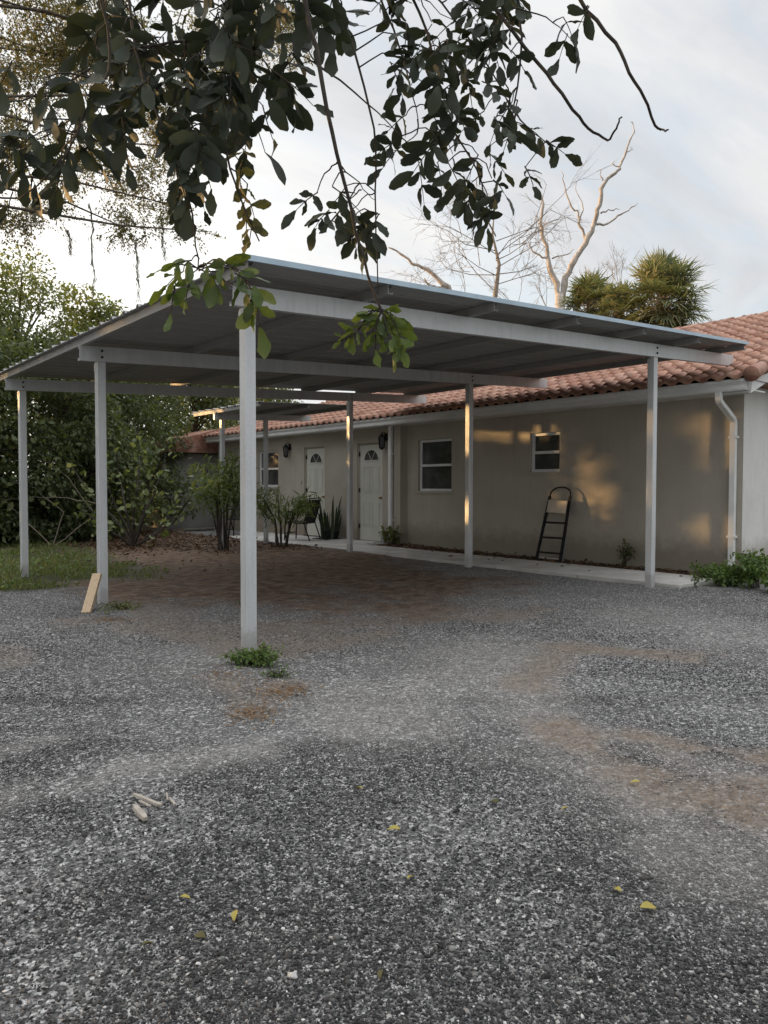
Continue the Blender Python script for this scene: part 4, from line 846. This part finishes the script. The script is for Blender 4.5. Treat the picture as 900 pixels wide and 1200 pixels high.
st3 = [[(0, 0, 0), s3(172, 632), s3(202, 612), s3(222, 585), s3(230, 560), s3(233, 540)], [(0, 0, 0), s3(140, 615), s3(118, 590), s3(100, 570), s3(80, 545)], [(0, 0, 0), s3(157, 610), s3(160, 575), s3(165, 540), s3(160, 505)], [(0, 0, 0), s3(148, 600), s3(140, 560), s3(135, 515)], [(0, 0, 0), s3(170, 600), s3(185, 570), s3(192, 545)],
       [(0, 0, 0), s3(135, 625), s3(115, 612), s3(98, 600)], [(0, 0, 0), s3(180, 625), s3(200, 605), s3(212, 590)], [(0, 0, 0), s3(150, 620), s3(130, 580), s3(112, 535)], [(0, 0, 0), s3(165, 615), s3(178, 560), s3(198, 520)]]
shrub('shrub', 'open twiggy shrub with crooked dark stems and pale round leaves on the bare soil', 'shrub', (b3[0], b3[1], 0), st3, L_RND, LF_PALE, .125, 30, r0=.034, spreadl=.13, low=.3)
# long bare canes arching across the undergrowth
b4 = gnd(62, 640); q4 = float((b4-CAM)@F); f4 = lambda u, v: tuple(at(u, v, q4)-np.array([b4[0], b4[1], 0]))
shrub('cane_plant', 'long thin bare canes arching in front of the dark bushes behind the lawn', 'shrub', (b4[0], b4[1], 0), [[(0, 0, 0), f4(20, 600), f4(-20, 560)], [(0, 0, 0), f4(100, 612), f4(110, 600), f4(80, 560), f4(45, 530)], [f4(112, 590), f4(80, 583), f4(35, 583), f4(-10, 587)], [(0, 0, 0), f4(75, 600), f4(40, 572), f4(0, 560)]], L_RND, LF_PALE, .14, 14, PALEBARK, .012, None, .1)
# snake plant
sp_ = onx(388, 633, 10.0); SN = thing('snake_plant', 'clump of dark upright snake plant leaves beside the farther door', 'plant', (sp_[0], sp_[1], .06)); vs = []; fs = []
for i in range(24):
    a = random.random()*2*PI; r_ = .20*random.random()**.5; x, y = math.cos(a)*r_, math.sin(a)*r_; h_ = random.uniform(.45, .8) if i > 4 else random.uniform(.9, 1.12); lx, ly = x*random.uniform(.3, 1.2), y*random.uniform(.3, 1.2); w_ = .034; tw_ = random.random()*PI; o = len(vs)
    for k, (t, wd) in enumerate(((0, .8), (.25, 1), (.55, 1.05), (.85, .6), (1, .06))):
        c_, s_ = math.cos(tw_+t*.9), math.sin(tw_+t*.9); px, py = x+lx*t*t+.02*math.sin(5*t+i), y+ly*t*t
        vs += [(px-c_*w_*wd, py-s_*w_*wd, h_*t), (px+.012*s_, py-.012*c_, h_*t), (px+c_*w_*wd, py+s_*w_*wd, h_*t)]
        if k: q = o+3*k; fs += [(q-3, q-2, q+1, q), (q-2, q-1, q+2, q+1)]
mesh_np('blades', np.array(vs), np.array(fs), LF_SNAKE, SN, smooth=True)
mb = MB(); mb.tube([(0, 0, 0), (0, 0, .16), (0, 0, .2), (0, 0, .17)], [.15, .19, .2, .18], 16); mb.build('pot', DARK, SN)
# weeds
def weed(label, base, n, h, r_, T, ml_, ls, per, name='weed', sl=.015, r0=.004):
    return shrub(name, label, 'weed', base, fan(n, h, r_, .35, .8), T, ml_, ls, per, TWIGM, r0, None, sl, .1)
wg_ = gnd(298, 779); weed('bright green low weed tuft growing at the foot of the nearest carport post', (wg_[0], wg_[1], 0), 50, .095, .22, L_OV, LF_WEED, .030, 20)
wg_ = gnd(326, 793); weed('thin sprawling weed on orange stained gravel right of the post tuft', (wg_[0], wg_[1], 0), 12, .05, .14, L_OV, LF_WEED, .022, 10)
wg_ = gnd(283, 712); weed('tiny green sprig standing alone behind the nearest carport post', (wg_[0], wg_[1], 0), 4, .12, .05, L_OV, LF_WEED, .03, 6)
wg_ = gnd(140, 714); weed('low dry weed patch at the foot of the left middle carport post', (wg_[0], wg_[1], 0), 20, .06, .35, L_NAR, GRASSM, .06, 12)
weed('broad leaved weed climbing by the foot of the middle white downspout', (10.15, 11.72, 0), 10, .45, .30, L_RND, LF_TREE, .10, 8, sl=.03, r0=.007)
weed('small dark bushy plant against the wall right of the ladder', (10.28, 6.33, 0), 9, .44, .17, L_OV, LF_DEEP, .055, 18, 'plant', .03, .006)
weed('slender sprig beside the right front carport post on the path edge', (8.80, 4.42, 0), 5, .3, .05, L_OV, LF_WEED, .035, 10)
for (u, v, n, h_, r_, lb, ls) in ((856, 688, 22, .26, .36, 'low bushy weed at the end of the path below the corner downspout', .06), (885, 690, 20, .46, .38, 'tallest weed clump with seed heads at the right edge by the house corner', .065), (835, 682, 18, .25, .32, 'short green weed left of the corner downspout', .05), (915, 696, 18, .32, .42, 'weed clump cut off by the right edge of the view', .065)):
    p = gnd(u, v); weed(lb, (p[0], p[1], 0), n, h_, r_, L_OV, LF_WEED, ls, 34, sl=.035)
# grass on the lawn
nG = 52000; X = rng.uniform(-2.5, 5.6, nG); Y = 9.6+(rng.random(nG)**1.4)*11.5; mgk = masks(X, Y)[3]; patch = fbm(X, Y, 1.3, 55, 4)
k = rng.random(nG) < mgk*sm(.28, .56, patch)*1.1; X, Y = X[k], Y[k]; n = len(X); hG = rng.uniform(.02, .065, n)*(1+.7*(rng.random(n) > .93)); P = np.stack([X, Y, gz(X, Y)-.005], 1)
o = build_leaves('grass', P, rng.normal(size=(n, 3))*.55+np.array([0, 0, 1.]), rng.normal(size=(n, 3)), hG*1.5, L_NAR, GRASSM); tag(o, 'patchy short green grass on the lawn at the left', 'grass', kind='stuff')
nC = 9000; X = rng.uniform(-2.5, 5.2, nC); Y = 9.7+rng.random(nC)**1.3*8; k = rng.random(nC) < masks(X, Y)[3]*sm(.35, .6, fbm(X, Y, 1.3, 55, 4)); X, Y = X[k], Y[k]; n = len(X)
o = build_leaves('ground_cover', np.stack([X, Y, gz(X, Y)+rng.random(n)*.05], 1), rng.normal(size=(n, 3))*np.array([1, 1, .4]), rng.normal(size=(n, 3))*.3+np.array([0, 0, 1.]), rng.uniform(.03, .07, n), L_RND, LF_WEED); tag(o, 'small round leaved ground cover among the lawn grass', 'ground cover', kind='stuff')
# leaf litter
nL = 11000; X = rng.uniform(3.2, 8.6, nL); Y = 9.5+rng.random(nL)**.65*10; k = rng.random(nL) < masks(X, Y)[2]*sm(11.5, 14, Y+(fbm(X, Y, .8, 66, 3)-.5)*5)*.95+.03; X, Y = X[k], Y[k]
X2 = np.concatenate([rng.uniform(9.76, 10.46, 2300), rng.uniform(9.0, 9.76, 90)]); Y2 = 4.7+rng.random(len(X2))*7.1; k = rng.random(len(X2)) < .25+.9*fbm(X2, Y2, .9, 68, 3)*(X2 > 9.75); X = np.concatenate([X, X2[k]]); Y = np.concatenate([Y, Y2[k]]); n = len(X)
o = build_leaves('leaf_litter', np.stack([X, Y, gz(X, Y)+np.where((X > 9.0) & (X < 9.745), PATHZ, 0)+.006+rng.random(n)*.02], 1), rng.normal(size=(n, 3))*np.array([1, 1, .3]), rng.normal(size=(n, 3))*.45+np.array([0, 0, 1.]), rng.uniform(.04, .10, n), L_OV, LITTER); tag(o, 'brown fallen leaf litter on bare soil and along the wall', 'leaf litter', kind='stuff')
# dry needles around the near post weeds
nN = 700; c_ = np.array(G2((295, 838), (335, 812), (262, 792), (312, 806), (130, 728)))[rng.choice(5, nN, p=[.34, .25, .12, .12, .17])]; XY = c_+rng.normal(size=(nN, 2))*.085
o = build_leaves('dry_debris', np.stack([XY[:, 0], XY[:, 1], gz(XY[:, 0], XY[:, 1])+.005+rng.random(nN)*.01], 1), rng.normal(size=(nN, 3))*np.array([1, 1, .15]), rng.normal(size=(nN, 3))*.3+np.array([0, 0, 1.]), rng.uniform(.02, .05, nN), L_NAR, foliage('orange_debris', [(.16, .085, .035), (.24, .14, .06), (.12, .07, .035)], .1, .8)); tag(o, 'orange brown dry debris around the weeds by the nearest post', 'debris', kind='stuff')

# ------------------------------------------------------------------ small things
a = gnd(101, 719); Bv = at(114, 673, float((gnd(121, 711)-CAM)@F)-.09)
mb = MB(); mb.bar(a+np.array([0, 0, .0]), Bv, .09, .04, (F[0], F[1], 0)); tag(mb.build('wood_stake', WOOD, None, tuple(a), bevel=.003), 'raw timber stake leaning against the left middle carport post', 'wooden stake')
def stick(u0, v0, u1, v1, w_, label, m_=STICKM):
    p, q = gnd(u0, v0), gnd(u1, v1); p[2] = gz(p[0:1], p[1:2])[0]+.016; q[2] = gz(q[0:1], q[1:2])[0]+.012; mb = MB(); n = 6; pts = [p+(q-p)*t+rng.normal(size=3)*w_*.06 for t in np.linspace(0, 1, n)]
    vs = []; s_ = np.cross(q-p, [0, 0, 1.]); s_ /= np.linalg.norm(s_)
    for i, c_ in enumerate(pts):
        k_ = w_*(1 if 0 < i < n-1 else .72)*random.uniform(.85, 1.1); vs += [c_-s_*k_/2, c_+s_*k_/2, c_+s_*k_*.4+np.array([0, 0, w_*.5]), c_-s_*k_*.4+np.array([0, 0, w_*.5])]
    mb.add(vs, [(4*i+j, 4*i+(j+1) % 4, 4*i+4+(j+1) % 4, 4*i+4+j) for i in range(n-1) for j in range(4)]+[(0, 1, 2, 3), (4*n-4, 4*n-3, 4*n-2, 4*n-1)])
    tag(mb.build('wood_scrap', m_, None, tuple(p)), label, 'wood scrap', 'broken wood scraps on the gravel')
stick(157, 938, 189, 949, .017, 'longest pale wood splinter lying on the gravel at lower left')
stick(159, 953, 170, 966, .026, 'short thick wood chunk in front of the longest splinter')
stick(163, 945, 177, 950, .010, 'thin sliver between the long splinter and the thick chunk'); stick(195, 935, 197, 942, .008, 'tiny upright sliver right of the long splinter'); stick(199, 941, 205, 947, .010, 'small pale sliver farthest right among the wood scraps')
p0, p1 = gnd(213, 625), gnd(252, 623); mb = MB(); mb.bar(p0+np.array([0, 0, .10]), p1+np.array([0, 0, .10]), .35, .04); mb.bar(p0+np.array([.1, 0, .04]), p0+np.array([.1, .1, .04]), .1, .08); mb.bar(p1+np.array([-.1, 0, .04]), p1+np.array([-.1, .1, .04]), .1, .08)
tag(mb.build('old_board', OLDW, None, tuple(p0), bevel=.004), 'dark weathered board lying on blocks before the grey wing', 'board')
mb = MB(); mb.box((9.83, 13.60, .062), (10.24, 14.2, .076)); tag(mb.build('door_mat', DARK, None, (9.83, 13.6, .062), bevel=.004), 'thin black door mat on the concrete between the two doors', 'door mat')
mb = MB(); mb.box((10.20, 12.02, .06), (10.285, 12.14, .26)); mb.box((10.215, 12.035, .26), (10.27, 12.125, .275)); tag(mb.build('utility_box', simple('grey_box', (.22, .22, .22), (.3, .3, .3), 9, .7), None, (10.2, 12.02, .06), bevel=.006), 'small grey utility box standing right of the nearer door', 'box')
FL = [((469, 977), .05, 'bright yellow green leaf lying alone in the middle of the gravel'), ((750, 1070), .055, 'large curled yellow leaf at lower right of the gravel'), ((425, 929), .035, 'yellow leaf above the bright yellow green one'), ((211, 1057), .032, 'small yellow leaf left of the pale tan leaf'), ((277, 1072), .042, 'pale tan leaf right of the small yellow one'),
      ((241, 1103), .040, 'ochre leaf standing on edge below the pale tan leaf'), ((166, 1112), .034, 'ochre leaf nearest the lower left corner'), ((478, 1034), .034, 'light leaf below the bright yellow green one'), ((585, 944), .034, 'orange brown leaf right of the picture middle'), ((728, 1052), .034, 'small green yellow leaf just left of the large curled one'), ((750, 921), .04, 'yellow leaf at the edge of the brown dirt patch'), ((666, 952), .03, 'dull yellow leaf left of the brown dirt patch'), ((447, 1145), .03, 'dark red leaf near the bottom edge')]
tvL, tfL = leaf_template([.02, .16, .24, .26, .18, .02], .5, .35)
for i, ((u, v), s_, lb) in enumerate(FL):
    p = gnd(u, v); p[2] = gz(p[0:1], p[1:2])[0]+.016; a = random.random()*2*PI; d = np.array([[math.cos(a), math.sin(a), .15]]); vv, ff = leaves_np(np.zeros((1, 3)), d, np.array([[random.uniform(-.4, .4), random.uniform(-.4, .4), 1.]]), [s_*.95], (tvL, tfL))
    vv2 = np.concatenate([vv, vv-np.array([0, 0, .0012])]); ff2 = np.concatenate([ff, ff[:, ::-1]+len(vv)]); o = mesh_np('leaf', vv2, ff2, YLEAF if i not in (5, 6, 8, 12) else LF_DRY, None, tuple(p), True); tag(o, lb, 'leaf', 'single fallen leaves on the gravel')
